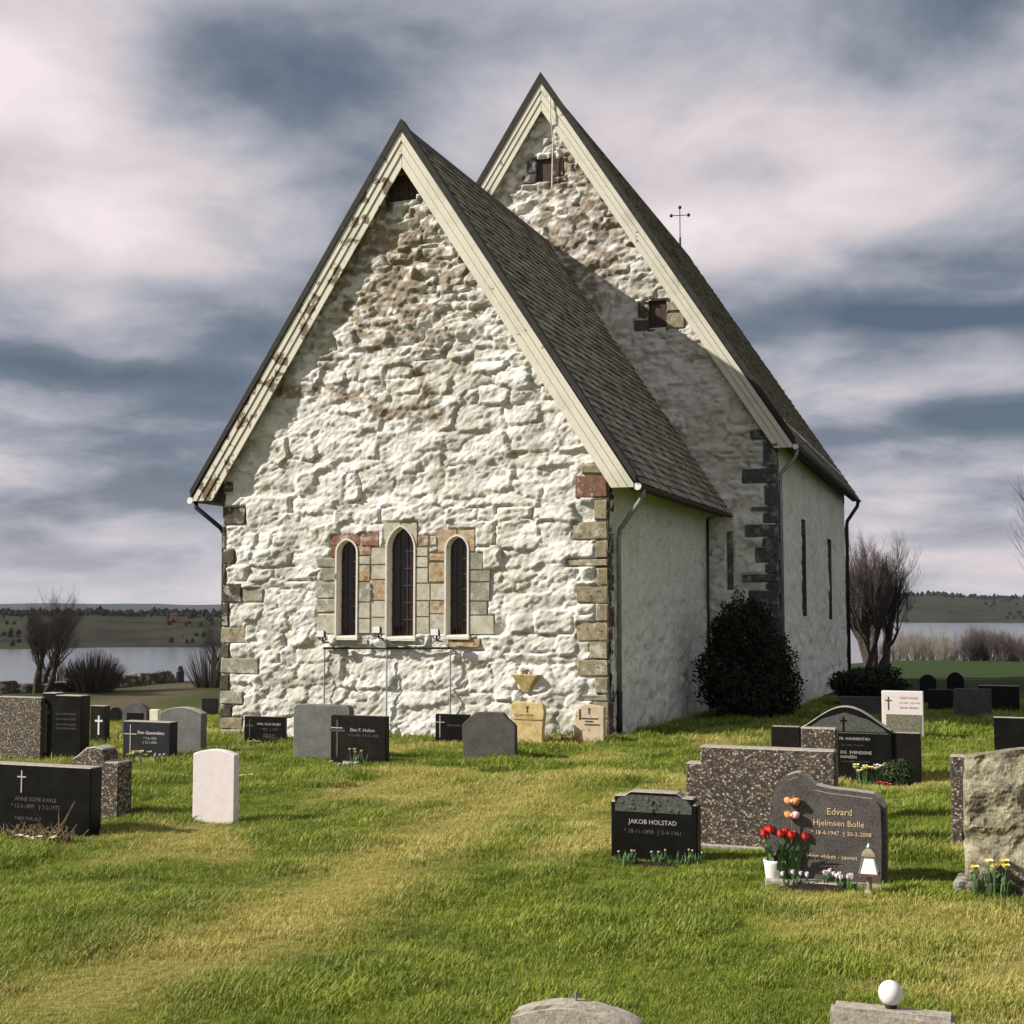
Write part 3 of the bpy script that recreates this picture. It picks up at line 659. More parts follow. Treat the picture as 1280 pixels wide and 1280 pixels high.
def block_cut(r_, m, parent, outlines, y0=-.045, dep=.12):
    # a block whose side towards the light opening follows the arch
    a, b, c, d = r_; nx, nz_ = 10, 12; mb = MB(); us = np.linspace(a + .006, c - .006, nx + 1); vs_ = np.linspace(b + .006, d - .006, nz_ + 1)
    # clip by columns: each cell kept when outside every opening
    pol = []
    for i in range(nx):
        for j in range(nz_):
            u = (us[i] + us[i + 1]) / 2; v = (vs_[j] + vs_[j + 1]) / 2
            if not any(bool(in_poly(np.array([u]), np.array([v]), p)[0]) for p in outlines): mb.box((us[i], y0, vs_[j]), (us[i + 1], y0 + dep, vs_[j + 1]))
    if not mb.v: return None
    me = pymesh('dressed_block', mb.v, mb.f); bm = bmesh.new(); bm.from_mesh(me); bmesh.ops.remove_doubles(bm, verts=bm.verts, dist=1e-5)
    seen = {}; kill = []
    for f in bm.faces:
        key = tuple(sorted(v.index for v in f.verts))
        if key in seen: kill += [f, seen[key]]
        else: seen[key] = f
    bmesh.ops.delete(bm, geom=list(set(kill)), context='FACES'); bm.to_mesh(me); bm.free()
    return link('dressed_block', me, m, parent)
for r_, m in QUO: block(r_, QM[m], gab1, y0=-.05, dep=.30, name='quoin')
for r_, m in BLK:
    cu = [p for p in outl if r_[0] < max(q[0] for q in p) and r_[2] > min(q[0] for q in p) and r_[1] < max(q[1] for q in p) and r_[3] > min(q[1] for q in p)]
    if cu: block_cut(r_, BM[m], gab1, cu)
    else: block(r_, BM[m], gab1)
def make_window(w, parent, y_face=-.062, depth=.19, n=9):
    e = MB(); o1 = lancet_outline(w, .028, n); o2 = lancet_outline(w, -.006, n); o3 = lancet_outline(w, -.03 * (w['x1'] - w['x0']) / .45, n); k = len(o1)
    v = [(x, y_face, z) for x, z in o1] + [(x, y_face, z) for x, z in o2] + [(x, y_face + depth, z) for x, z in o3] + [(x, y_face + .10, z) for x, z in o1]
    f = []
    for i in range(k):
        j = (i + 1) % k
        f += [(i, j, k + j, k + i), (k + i, k + j, 2 * k + j, 2 * k + i), (3 * k + i, 3 * k + j, j, i)]
    e.add(v, f); win = e.obj('window', m_reveal, parent)
    MB().prism(o3, y_face + depth - .02, y_face + depth).obj('pane', m_pane, win)
    xm = (w['x0'] + w['x1']) / 2
    nb = 6
    for i in range(1, nb):
        z = w['z0'] + (w['z1'] - w['z0']) * i / nb * .93; hw = (w['x1'] - w['x0']) / 2 * .86
        MB().box((xm - hw, y_face + depth - .045, z - .008), (xm + hw, y_face + depth - .021, z + .008)).obj('glazing_bar', m_frame, win)
    for s in (-1, 1): MB().box((xm + s * hw * .33 - .006, y_face + depth - .040, w['z0']), (xm + s * hw * .33 + .006, y_face + depth - .022, w['z1'] - .12)).obj('glazing_bar', m_frame, win)
    MB().add(*(lambda x0, x1, z: ([(x0, y_face - .03, z - .075), (x1, y_face - .03, z - .075), (x1, y_face + .2, z - .075), (x0, y_face + .2, z - .075), (x0, y_face - .03, z - .012), (x1, y_face - .03, z - .012), (x1, y_face + .2, z + .02), (x0, y_face + .2, z + .02)],
        [(3, 2, 1, 0), (4, 5, 6, 7), (0, 1, 5, 4), (1, 2, 6, 5), (2, 3, 7, 6), (3, 0, 4, 7)]))(w['x0'] + .03, w['x1'] + .05, w['z0'])).obj('sill', m_reveal, win, bevel=.008)
for w in WIN: make_window(w, church)
def hatch(r_, parent, face, dep=.09, frame=None, matrix=None):
    # a small louvre opening: recessed boards, stone jambs
    a, b, c, d = r_; win = MB().box((a - .01, face + dep, b - .01), (c + .01, face + dep + .04, d + .01)).obj('hatch', m_hole, parent)
    k = 3
    for i in range(k): MB().box((a + (c - a) * i / k + .006, face + dep - .03, b), (a + (c - a) * (i + 1) / k - .006, face + dep - .002, d)).obj('plank', m_hole, win, jit=.004)
    for q in ((a - .03, face - .01, b - .02, a, face + dep, d), (c, face - .01, b - .02, c + .03, face + dep, d), (a - .03, face - .012, d, c + .03, face + dep, d + .04), (a - .03, face - .012, b - .06, c + .03, face + dep, b - .021)):
        MB().box(q[:3], q[3:]).obj('jamb', frame or m_quoin_dark, win)
    if matrix is not None: win.matrix_local = matrix
    return win
hatch(APEX, church, -.03, frame=m_quoin_dark)

# --- chancel south and north side walls
def side_wall(name, x, y0, y1, z1, sgn, holes, parent, seed, matrix=None, res=.06):
    sites = rubble(y0, y1, -.9, z1, lambda v: .34, lambda v: .6, seed)
    o = height_wall(name, y0, y1, -.9, z1, res, lambda u, v: (u > y0 - 1), sites, lambda u, v: np.zeros(u.shape, bool),
                    lambda u, v: np.any([(u > h[0]) & (u < h[2]) & (v > h[1]) & (v < h[3]) for h in holes], axis=0) if holes else np.zeros(u.shape, bool),
                    lambda u, v: .030 + .03 * sstep(2.6, .8, v), colour_side, lambda u, v, h: np.stack([x + sgn * h, u, v], 1) if sgn > 0 else np.stack([x + sgn * h, u, v], 1), m_plaster, parent, rough=.012, fine=.006, top=0, seed=seed)
    if matrix is not None: o.matrix_local = matrix
    return o
def colour_side(u, v, rnd, h, off):
    n = fbm(u * .8, v * .8, 200, 5); n3 = fbm(u * 3, v * 1.2, 220, 4)
    c = np.ones((len(u), 3)) * np.array([0.82, 0.82, 0.73])
    def mix(c, m, col): return c * (1 - m[:, None]) + np.array(col) * m[:, None]
    c = mix(c, sstep(.45, .75, n) * .5, (0.62, 0.65, 0.50)); c = mix(c, sstep(.55, .8, n3) * .35, (0.56, 0.55, 0.43))
    return mix(c, sstep(.35, -.1, v) * .35, (0.42, 0.40, 0.30))
side_wall('side_wall', W, 0.02, L + .1, ZE1 + .75, 1, [], church, 21)
side_wall('side_wall', -W, 0.02, L + .1, ZE1 + .75, -1, [], church, 22)
for r_, m in QUO:      # return faces of the corner stones on the south side
    pass
zz_ = -0.3; kk = 0
while zz_ < ZE1 + .3:
    h = rng.uniform(.26, .36); wd = (.17, .26)[kk % 2] + rng.uniform(-.03, .05)
    MB().box((W - .2, -.03, zz_), (W + .028 + rng.uniform(0, .008), wd, zz_ + h - .012)).obj('quoin', rng.choice([m_quoin_dark, m_quoin_slate, m_quoin_dark]), gab1, bevel=.01, jit=.006)
    zz_ += h; kk += 1

# --- nave gable
NH = rect(navept, 671, 197, 691, 229); NH2 = rect(navept, 811, 374, 833, 411)
NBL = [(rect(navept, 659, 197, 671, 218), 'k'), (rect(navept, 653, 218, 671, 232), 'd'), (rect(navept, 691, 197, 705, 222), 'd'), (rect(navept, 691, 222, 709, 229), 'd'),
       (rect(navept, 797, 377, 811, 398), 'd'), (rect(navept, 792, 399, 811, 414), 'k'), (rect(navept, 833, 390, 856, 411), 's'), (rect(navept, 833, 376, 852, 389), 'g'), (rect(navept, 909, 664, 916, 738), 'k')]  # last entry: dark block made up for a shaded bar on the wall
for q in [(295, 170, 400, 212), (345, 214, 400, 312), (265, 318, 400, 378), (350, 381, 400, 460), (300, 463, 400, 486), (345, 488, 400, 530), (278, 533, 400, 582), (342, 585, 400, 618), (315, 621, 400, 680), (355, 683, 400, 720), (265, 723, 400, 756), (355, 758, 400, 782), (290, 785, 400, 846)]:
    r_ = list(rect(navept, 840 + q[0] / 3.046, 480 + q[1] / 3.046, 840 + q[2] / 3.046, 480 + q[3] / 3.046)); r_[2] = W2 + .012; NBL.append((tuple(r_), 'k'))
z_ = NBL[-1][0][1]; kk = 0
while z_ > -.3:
    h = rng.uniform(.26, .34); NBL.append(((W2 - (.24, .46)[kk % 2], z_ - h, W2 + .012, z_ - .01), 'k')); z_ -= h; kk += 1
gab2 = empty('nave_gable', (0, 0, 0)); gab2.parent = church; gab2.matrix_local = NAVE
def flat2(u, v):
    m = np.zeros(u.shape, bool)
    for (a, b, c, d), _ in NBL: m |= (u > a - .01) & (u < c + .01) & (v > b - .01) & (v < d + .01)
    return m
def hole2(u, v):
    m = np.zeros(u.shape, bool)
    for (a, b, c, d) in (NH, NH2): m |= (u > a) & (u < c) & (v > b) & (v < d)
    return m
def inside2(u, v): return (np.abs(u) < W2) & (v < ZA2 - .30 - slope2 * np.abs(u)) & ~((np.abs(u) < W - .15) & (v < ZA1 - .6 - slope1 * np.abs(u)))
def region2(u, v):
    g = sstep(7.5, 10.5, v) * .6 * np.exp(-((u - .8) / 1.9) ** 2) * sstep(14.6, 12.5, v)
    return np.maximum(g, .28 * fbm(u * .7, v * .7, 44, 3) * sstep(5, 7, v))
height_wall('rubble', -W2, W2, -.8, ZA2, .04, inside2, rubble(-W2, W2, -.8, 14.4, lambda v: .19, lambda v: .46, 12), flat2, hole2, lambda u, v: .055 + .02 * sstep(8, 11, v), colour_wash(region2, .40, 130),
            lambda u, v, h: np.stack([u, L - .012 - h, v], 1), m_wash, gab2, top=260, seed=9, rough=.022, fine=.012, piece='rubble_stone')
MB().prism([(-W2 + .02, -.8), (W2 - .02, -.8), (W2 - .02, ZA2 - .42 - slope2 * (W2 - .02)), (0, ZA2 - .42), (-W2 + .02, ZA2 - .42 - slope2 * (W2 - .02))], L + .30, L + .6).obj('wall_core', m_core, gab2)
for r_, m in NBL: block(r_, QM[m], gab2, y0=L - .05, dep=.30, name='quoin')  # the shaded wall bar is drawn among these, not a corner stone
for r_ in (NH, NH2): hatch(r_, church, L - .03, frame=m_quoin_dark, matrix=NAVE)
# --- nave side walls with slit windows
def slit(px0, px1, yt, ybm):
    a = nloc(onX(px0, ybm, CN + W2)); b = nloc(onX(px1, yt, CN + W2)); return (min(a.y, b.y), a.z, max(a.y, b.y), b.z)
s1 = nloc(onX(1008.5, 770, CN + W2)); s1t = nloc(onX(1006.5, 650, CN + W2)); s2 = nloc(onX(1044.5, 775, CN + W2)); s2t = nloc(onX(1042, 674, CN + W2))
SL = [(s1.y - .30, s1.z, s1.y + .30, s1t.z), (s2.y - .32, s2.z, s2.y + .32, s2t.z)]
YW = L + L2 - .4
side_wall('nave_side_wall', W2, L + .02, YW, ZE2 + .75, 1, SL, church, 23, NAVE, .07)
side_wall('nave_side_wall', -W2, L + .02, YW, ZE2 + .75, -1, [], church, 24, NAVE, .12)
for (a, b, c, d) in SL:
    wn = MB().add([(W2 + .035, a, b), (W2 + .035, c, b), (W2 + .035, c, d), (W2 + .035, a, d), (W2 - .3, a + .03, b + .05), (W2 - .3, c - .03, b + .05), (W2 - .3, c - .03, d), (W2 - .3, a + .03, d)],
                  [(0, 1, 5, 4), (1, 2, 6, 5), (2, 3, 7, 6), (3, 0, 4, 7)]).obj('slit_window', m_quoin_slate, church); wn.matrix_local = NAVE
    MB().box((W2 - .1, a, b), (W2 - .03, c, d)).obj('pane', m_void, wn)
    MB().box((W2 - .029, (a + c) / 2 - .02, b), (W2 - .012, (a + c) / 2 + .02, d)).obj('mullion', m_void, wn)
o = MB().prism([(-W2, -.8), (W2, -.8), (W2, ZA2 - .42 - slope2 * W2), (0, ZA2 - .42), (-W2, ZA2 - .42 - slope2 * W2)], YW - .3, YW).obj('west_gable', m_plaster, church); o.matrix_local = NAVE
a = o.data.color_attributes.new('Col', 'FLOAT_COLOR', 'POINT'); a.data.foreach_set('color', [.76, .75, .66, 1] * len(o.data.vertices))
zz_ = -0.3; kk = 0
while zz_ < ZE2 + .2:
    h = rng.uniform(.28, .4); MB().box((W2 - .2, L - .03, zz_), (W2 + .03, L + (.12, .2)[kk % 2], zz_ + h - .012)).obj('quoin', m_quoin_slate, gab2, bevel=.01, jit=.006); zz_ += h; kk += 1

# --- roofs
def roof(name, ze, za, e, y0, y1, parent, matrix, row, wid, seed, pieces):
    sl_ = (za - ze) / e; ln = math.hypot(e, za - ze); tx, tz = e / ln, -(za - ze) / ln; nx, nz_ = -tz, tx   # slope dir, outward normal (south side)
    th = .15; vt = th / nz_
    o = MB().prism([(0, za), (e, ze), (e - .03, ze - .07), (e - vt / sl_ , ze - .07), (0, za - vt), (-e + vt / sl_, ze - .07), (-e + .03, ze - .07), (-e, ze)], y0 + .03, y1).obj(name, m_roof, parent)
    if matrix is not None: o.matrix_local = matrix
    r = random.Random(seed); variants = []
    for k in range(6):
        me = MB(); l = row * 1.55; w = wid * .96; t0, t1 = .012, .026 + .008 * r.random()
        # local frame: x along roof (world y), y down slope, z outwards
        me.add([(-w / 2, 0, .004), (w / 2, 0, .004), (w / 2 * .98, l, .03), (-w / 2 * .98, l + r.uniform(-.01, .01), .03), (-w / 2, 0, .004 + t0), (w / 2, 0, .004 + t0), (w / 2 * .98, l, .03 + t1), (-w / 2 * .98, l, .03 + t1)],
               [(4, 5, 6, 7), (0, 1, 5, 4), (1, 2, 6, 5), (2, 3, 7, 6), (3, 0, 4, 7)][::1])
        m = pymesh('shingle', me.v, me.f); a = m.attributes.new('tone', 'FLOAT', 'POINT'); a.data.foreach_set('value', [k / 5.0] * 8); m.materials.append(m_slate); variants.append((m, me.v, me.f))
    rest = MB(); tones = []; items = []
    for side in (1, -1):
        s = 0.02; i = 0
        while s + row * 1.2 < ln:
            y = y0 + .02 + wid / 2 - (wid / 2 - .01) * 0 + (wid / 2) * (i % 2)
            while y < y1:
                items.append((side, s, y, r.randrange(6), r.uniform(-.03, .03), r.uniform(-.004, .012))); y += wid
            s += row; i += 1
    def frame(side, s, y, rot, lift):
        org = Vector((side * tx * s, y, za + tz * s)) + Vector((side * nx, 0, nz_)) * lift
        ux = Vector((0, 1, 0)); uy = Vector((side * tx, 0, tz)); uz = Vector((side * nx, 0, nz_))
        M = Matrix((ux, uy, uz)).transposed().to_4x4(); M.translation = org
        return M @ Matrix.Rotation(rot, 4, 'Z')
    big = sorted([q for q in items if q[0] == 1], key=lambda q: (Vector((tx * q[1], q[2], za + tz * q[1])) - Vector((9.96, -21.4, 2.2))).length)[:pieces]
    bs = set(id(q) for q in big)
    for q in items:
        M = frame(q[0], q[1], q[2], q[4], q[5]); me, vv, ff = variants[q[3]]
        if id(q) in bs:
            so_ = bpy.data.objects.new('shingle', me); C.objects.link(so_); so_.parent = o; so_.matrix_local = M
        else:
            rest.add([M @ Vector(v) for v in vv], ff); tones += [min(1, max(0, q[3] / 5.0 + r.uniform(-.1, .1)))] * 8
    st = rest.obj('shingles', m_slate, o); st['kind'] = 'stuff'
    a = st.data.attributes.new('tone', 'FLOAT', 'POINT'); a.data.foreach_set('value', tones)
    # ridge cap
    rd = MB().prism([(0, za + .085), (.16, za + .085 - .16 * sl_ * .9), (.14, za + .02 - .16 * sl_), (0, za + .03), (-.14, za + .02 - .16 * sl_), (-.16, za + .085 - .16 * sl_ * .9)], y0 + .02, y1).obj('ridge_board', m_soffit, o)
    return o
roof1 = roof('chancel_roof', ZE1, ZA1, E1, -G, L - .06, church, None, .185, .20, 3, 300)
roof2 = roof('nave_roof', ZE2, ZA2, E2, L - G, L + L2, church, NAVE, .21, .22, 4, 0)

def verge(ze, za, e, y, parent, matrix, worn_left, proud):
    sl_ = (za - ze) / e; cosn = e / math.hypot(e, za - ze); zbot = ze - .085
    def xat(off): return (za - off / cosn - zbot) / sl_
    for s in (1, -1):
        mt = m_board_worn if (s < 0 and worn_left) else m_board
        bd = MB().prism([(0, za - .03), (s * e, ze - .03), (s * (e - .03), zbot), (s * xat(.385), zbot), (0, za - .385 / cosn)], y + .03, y + .055).obj('bargeboard', mt, parent)
        if matrix is not None: bd.matrix_local = matrix
        for k, (a, b) in enumerate([(.03, .135), (.147, .258), (.27, .395)]):
            yy = y + .028 - (.05, .032, .014)[k]
            xa = min(xat(a), e - .02); p = [(s * .004, za - a / cosn), (s * xa, zbot if xat(a) <= e - .02 else za - a / cosn - xa * sl_), (s * xa, zbot + .002 * k), (s * xat(b), zbot + .002 * k), (s * .004, za - b / cosn)]
            q = []
            for t in p:
                if not q or (abs(t[0] - q[-1][0]) + abs(t[1] - q[-1][1])) > 1e-4: q.append(t)
            MB().prism(q, yy, y + .0295).obj('plank', mt, bd)
        # capping over the verge
        up = proud
        cp = MB().prism([(0, za + up / cosn), (s * (e + .03), ze + up / cosn - .03 * sl_), (s * (e + .01), ze - .01), (0, za - .03 / cosn)], y - .045, y + .16).obj('verge_cap', m_roof, bd)
verge(ZE1, ZA1, E1, -G, church, None, True, .085)
verge(ZE2, ZA2, E2, L - G, church, NAVE, False, .11)
# cross on the west end of the nave ridge
def cross_finial():
    p = NAVE @ Vector((0, L + L2 - .7, ZA2)); d = np.linalg.norm(np.array(p) - CAM); s = d / FPX
    m = MB(); ztop = 49 * s * .97 + .05
    m.tube([(0, 0, -.2), (0, 0, .35)], .035, 8); m.tube([(0, 0, .3), (0, 0, ztop)], .016, 6); m.tube([(-.30, 0, ztop * .80), (.30, 0, ztop * .80)], .014, 6)
    o = m.obj('cross', m_iron, church); o.location = p; o.rotation_euler = (0, 0, R(12))
    for q in ((-.30, 0, ztop * .80), (.30, 0, ztop * .80), (0, 0, ztop)):
        MB().lathe([(.01, -.065), (.045, -.045), (.062, 0), (.045, .045), (.01, .065)], 10, q).obj('knob', m_iron, o, smooth=True)
cross_finial()
# lightning rod cable on the nave gable
p0 = navept(693, 128); p1 = navept(692, 236)
o = MB().tube([(p0[0], L - .33, p0[1]), (p0[0], L - .33, p0[1] - .5), (p0[0], L - .13, p0[1] - .9), (p1[0], L - .13, p1[1])], .018, 6).obj('lightning_cable', m_board, church); o.matrix_local = NAVE
# gutters and downpipes
def pipe_run(path, rad, name, mat, matrix=None, brackets=0):
    o = MB().tube(path, rad, 8).obj(name, mat, church, smooth=True)
    if matrix is not None: o.matrix_local = matrix
    return o
def gutter(e, ze, y0, y1, s, matrix=None):
    n = 7; v = []; f = []; r_ = .06
    for k, y in enumerate((y0, y1)):
        for i in range(n + 1):
            t = math.pi * i / n; v.append((s * (e + .045) - r_ * math.cos(t), y, ze - .045 - r_ * math.sin(t)))
    f = [(i, i + 1, n + 2 + i, n + 1 + i) for i in range(n)] + [tuple(range(n + 1)), tuple(range(2 * n + 1, n, -1))]
    o = MB().add(v, f).obj('gutter', m_soffit, church)
    MB().lathe([(.062, -.02), (.062, .02)], 14).obj('gutter_end', m_zincw, o).matrix_local = Matrix.Translation((s * (e + .045), y0 - .01, ze - .075)) @ Matrix.Rotation(math.pi / 2, 4, 'X')
    if matrix is not None: o.matrix_local = matrix
gutter(E1, ZE1, -G + .02, L - .1, 1); gutter(E1, ZE1, -G + .02, L - .1, -1); gutter(E2, ZE2, L - G + .02, L + L2, 1, NAVE); gutter(E2, ZE2, L - G + .02, L + L2, -1, NAVE)
pipe_run([(E1 + .04, .12, ZE1 - .09), (E1 + .03, .14, ZE1 - .22), (W + .12, .34, ZE1 - .75), (W + .09, .36, ZE1 - .9), (W + .09, .36, .75)], .042, 'downpipe', m_zinc)
pipe_run([(W + .09, .36, .78), (W + .09, .36, -.15)], .052, 'downpipe', m_iron)
pipe_run([(-E1 - .02, -.1, ZE1 - .08), (-E1, -.1, ZE1 - .2), (-W - .08, .0, ZE1 - .58), (-W - .07, .12, ZE1 - .7), (-W - .07, .16, -.4)], .045, 'downpipe', m_iron)
pipe_run([(E2 + .03, L + .06, ZE2 - .09), (E2, L + .08, ZE2 - .25), (W2 + .1, L + .10, ZE2 - .62), (W2 + .08, L + .1, ZE2 - .8), (W2 + .08, L + .1, -.3)], .045, 'downpipe', m_zinc, NAVE)
pipe_run([(E2 + .03, YW + .1, ZE2 - .09), (E2, YW + .1, ZE2 - .25), (W2 + .1, YW - .05, ZE2 - .75), (W2 + .08, YW - .06, ZE2 - .9), (W2 + .08, YW - .06, -.3)], .06, 'downpipe', m_iron, NAVE)
pipe_run([(W + .06, L - .06, ZE1 - .1), (W + .06, L - .06, -.2)], .028, 'downpipe', m_iron)

# --- carved corbel low on the gable
a = wallpt(640, 842); b = wallpt(680, 866)
m = MB(); w_ = b[0] - a[0]; h_ = a[1] - b[1]
m.add([(-w_ / 2, 0, h_ / 2), (w_ / 2, 0, h_ / 2), (w_ * .12, 0, -h_ / 2), (-w_ * .12, 0, -h_ / 2), (-w_ * .42, -.16, h_ / 2), (w_ * .42, -.16, h_ / 2), (w_ * .05, -.05, -h_ / 2), (-w_ * .05, -.05, -h_ / 2)],
      [(0, 1, 5, 4), (4, 5, 6, 7), (1, 2, 6, 5), (0, 4, 7, 3), (2, 3, 7, 6)])
o = m.obj('corbel', m_yellow, church, bevel=.012, jit=.006); o.location = ((a[0] + b[0]) / 2, -.05, (a[1] + b[1]) / 2)
mm = MB()
for i in range(7): mm.tube([(rng.uniform(-.1, .1), -.09, h_ * .45), (rng.uniform(-.13, .13), -.10 + rng.uniform(-.04, .04), h_ * .5 + rng.uniform(.03, .1))], .012, 4)
mm.obj('dry_stems', m_rust, o)

# --- floodlights on the gable
def floodlight(px, py, label):
    x, z = wallpt(px, py); e = empty('floodlight', (x, -.08, z)); tag(e, label, 'floodlight', 'floodlights below the lancet windows')
    MB().add([(-.075, -.30, -.045), (.075, -.30, -.045), (.075, -.30, .085), (-.075, -.30, .085), (-.05, -.17, -.05), (.05, -.17, -.05), (.05, -.17, .05), (-.05, -.17, .05)],
             [(0, 1, 2, 3), (7, 6, 5, 4), (0, 4, 5, 1), (1, 5, 6, 2), (2, 6, 7, 3), (3, 7, 4, 0)]).obj('housing', m_iron, e, bevel=.006)
    MB().box((-.068, -.308, -.036), (.068, -.301, .078)).obj('lens', m_lampglass, e)
    MB().tube([(0, -.21, -.03), (0, -.20, -.13), (0, .02, -.15)], .016, 6).obj('bracket', m_iron, e)
    for s in (-1, 1): MB().tube([(s * .06, -.22, 0), (s * .06, -.21, -.09), (0, -.20, -.11)], .010, 5).obj('yoke', m_iron, e)
for q in ((413, 793, 'floodlight under the first lancet window, away from the downpipe corner'), (482, 788, 'floodlight above the grey junction box under the tall middle lancet'), (554, 791, 'floodlight under the lancet window nearer the sandstone corner')): floodlight(*q)
xa, za_ = wallpt(408, 810); xb, zb_ = wallpt(567, 810)
cd = empty('cable_conduit', (xa, -.11, za_)); tag(cd, 'dark cable conduit with grey junction box below the lancet windows', 'conduit')
MB().tube([(0, 0, 0), (xb - xa, 0, zb_ - za_)], .022, 6).obj('rail', m_iron, cd)
for px in (409.5, 487, 566):
    x, z = wallpt(px, 811); MB().tube([(x - xa, 0, 0), (x - xa, -.005, -.6), (x - xa, .0, -z - .25 + 0.0 * za_)], .014, 6).obj('cable', m_greybox, cd)
x, z = wallpt(483.5, 805); MB().box((x - xa - .07, -.07, z - za_ - .07), (x - xa + .07, .02, z - za_ + .09)).obj('junction_box', m_greybox, cd, bevel=.01)

# ------------------------------------------------------------------ gravestones
def text(body, width, mat, parent, x, y, z, name='inscription', maxh=None, tilt=0.0):
    cu = bpy.data.curves.new('lettering', 'FONT'); cu.body = body; cu.align_x = 'CENTER'; cu.align_y = 'CENTER'; cu.size = 1.0; cu.resolution_u = 2
    t = bpy.data.objects.new('lettering', cu); me = bpy.data.meshes.new_from_object(t); bpy.data.objects.remove(t); bpy.data.curves.remove(cu)
    co = np.zeros(len(me.vertices) * 3); me.vertices.foreach_get('co', co); co = co.reshape(-1, 3)
    s = width / max(1e-6, co[:, 0].max() - co[:, 0].min()); sh = s
    if maxh: sh = maxh / max(1e-6, co[:, 1].max() - co[:, 1].min())
    co = np.stack([co[:, 0] * s, np.zeros(len(co)), co[:, 1] * sh], 1); me.vertices.foreach_set('co', co.ravel()); me.update(); me.materials.clear()
    o = link(name, me, mat, parent); o.location = (x, y, z); return o
def frame_stone(x0, x1, yt, yb, dz=0.0, Y=None):
    if Y is None: p = ground((x0 + x1) / 2, yb); Y = p[1]; zg = p[2]
    else:
        q = onY((x0 + x1) / 2, yb, Y); zg = float(ground_z(q[0], Y))
    A = onY(x0, yb, Y); B = onY(x1, yb, Y); T = onY((x0 + x1) / 2, yt, Y)
    return (A[0] + B[0]) / 2, Y, zg, B[0] - A[0], T[2] - zg
def arch(w, h, rise, n=14):
    return [(-w / 2, -.2), (w / 2, -.2)] + [(w / 2 * math.cos(math.pi * i / n) if False else w / 2 - w * i / n, h - rise + rise * (1 - (1 - 2 * i / n) ** 2)) for i in range(n + 1)]
def rectp(w, h): return [(-w / 2, -.2), (w / 2, -.2), (w / 2, h), (-w / 2, h)]
def stone(name, box, outline, th, mat, label, cat='gravestone', rz=0.0, bevel=.008, top=None, Y=None, lean=0.0, sink=0.0, seg=1):
    x, y, z, w, h = frame_stone(*box, Y=Y)
    e = empty(name, (x, y, z - sink), rz); e.rotation_euler = (lean, 0, rz); tag(e, label, cat)
    b = MB().prism(outline(w, h), 0, th).obj('slab', mat, e, bevel=bevel, seg=seg)
    if top is not None:
        b.data.materials.append(top)
        for p in b.data.polygons:
            if p.normal.z > .3: p.material_index = 1  # upward faces take the paler top material
    return e, w, h
def cross_mark(e, x, z, hh, mat=None, y=-.003, t=.012):
    MB().box((x - t / 2, y - .002, z - hh * .62), (x + t / 2, y + .004, z + hh * .38)).obj('cross_mark', mat or m_silver, e)
    MB().box((x - hh * .24, y - .0015, z + .06 * hh), (x + hh * .24, y + .0035, z + .06 * hh + t)).obj('cross_mark', mat or m_silver, e)

# foreground, by the path
def wavy(w, h):
    pts = [(-.485, -.2 / h), (.47, -.2 / h), (.49, .05), (.50, .45), (.495, .72), (.45, .80), (.40, .835), (.20, .855), (.05, .865), (-.08, .89), (-.16, .95), (-.215, .995), (-.25, 1.0), (-.33, .965), (-.42, .86), (-.465, .72), (-.49, .5), (-.495, .1)]
    return [(a * w, b * h) for a, b in pts]
e, w, h = stone('gravestone', (959, 1109, 968, 1105), wavy, .19, m_rosy, 'rosy grey wave-topped gravestone with gilt names behind red tulips', bevel=.03, top=m_edge, seg=2)
TUL = e
text('Edvard', w * .205, m_gold, e, w * .12, -.004, h * .66)
text('Hjelmsen Bolle', w * .42, m_gold, e, w * .11, -.004, h * .555)
text('* 18-4-1947  † 20-2-2008', w * .50, m_gold, e, w * .13, -.004, h * .465)
text('Høyt elsket - savnet', w * .42, m_gold, e, w * .05, -.004, h * .25)
MB().box((-w * .5, -.10, -.1), (w * .53, .24, .025)).obj('plinth', m_edge, e, bevel=.01)
def stepped(w, h):
    pts = [(-.5, -.2 / h), (.5, -.2 / h), (.5, .845), (.46, .845), (.46, .93), (.34, .935), (.31, .965), (.27, 1.0), (-.27, 1.0), (-.31, .965), (-.34, .935), (-.46, .93), (-.46, .845), (-.5, .845)]
    return [(a * w, b * h) for a, b in pts]
e, w, h = stone('gravestone', (764, 872, 990, 1077), stepped, .13, m_black, 'low black gravestone with stepped top and carved flower panel', top=m_edge)
MB().prism([(-.45 * w, .70 * h), (.44 * w, .70 * h), (.44 * w, .80 * h), (.40 * w, .885 * h), (.27 * w, .945 * h), (-.27 * w, .945 * h), (-.41 * w, .885 * h), (-.45 * w, .80 * h)], -.004, .01).obj('flower_panel', m_relief, e)
for i in range(16):
    x = rng.uniform(-.38, .36) * w; z = (rng.uniform(.74, .84) if abs(x) > .25 * w else rng.uniform(.74, .91)) * h
    MB().lathe([(.002, -.012), (.022, -.006), (.016, 0), (.004, .004)], 7).obj('carved_flower', m_relief, e).matrix_local = Matrix.Translation((x, -.006, z)) @ Matrix.Rotation(math.pi / 2, 4, 'X')
cross_mark(e, 0, .80 * h, .10, m_black, -.006, .010)
text('JAKOB HOLSTAD', w * .56, m_silver, e, -.01 * w, -.004, h * .56)
text('* 18-11-1898  † 2-4-1961', w * .66, m_faint, e, -.01 * w, -.004, h * .42)
def agg_left(w, h): return [(-w / 2, -.2), (w / 2, -.2), (w / 2, h), (-w / 2 + .10 * w, h), (-w / 2 + .10 * w, h * .83), (-w / 2, h * .83)]
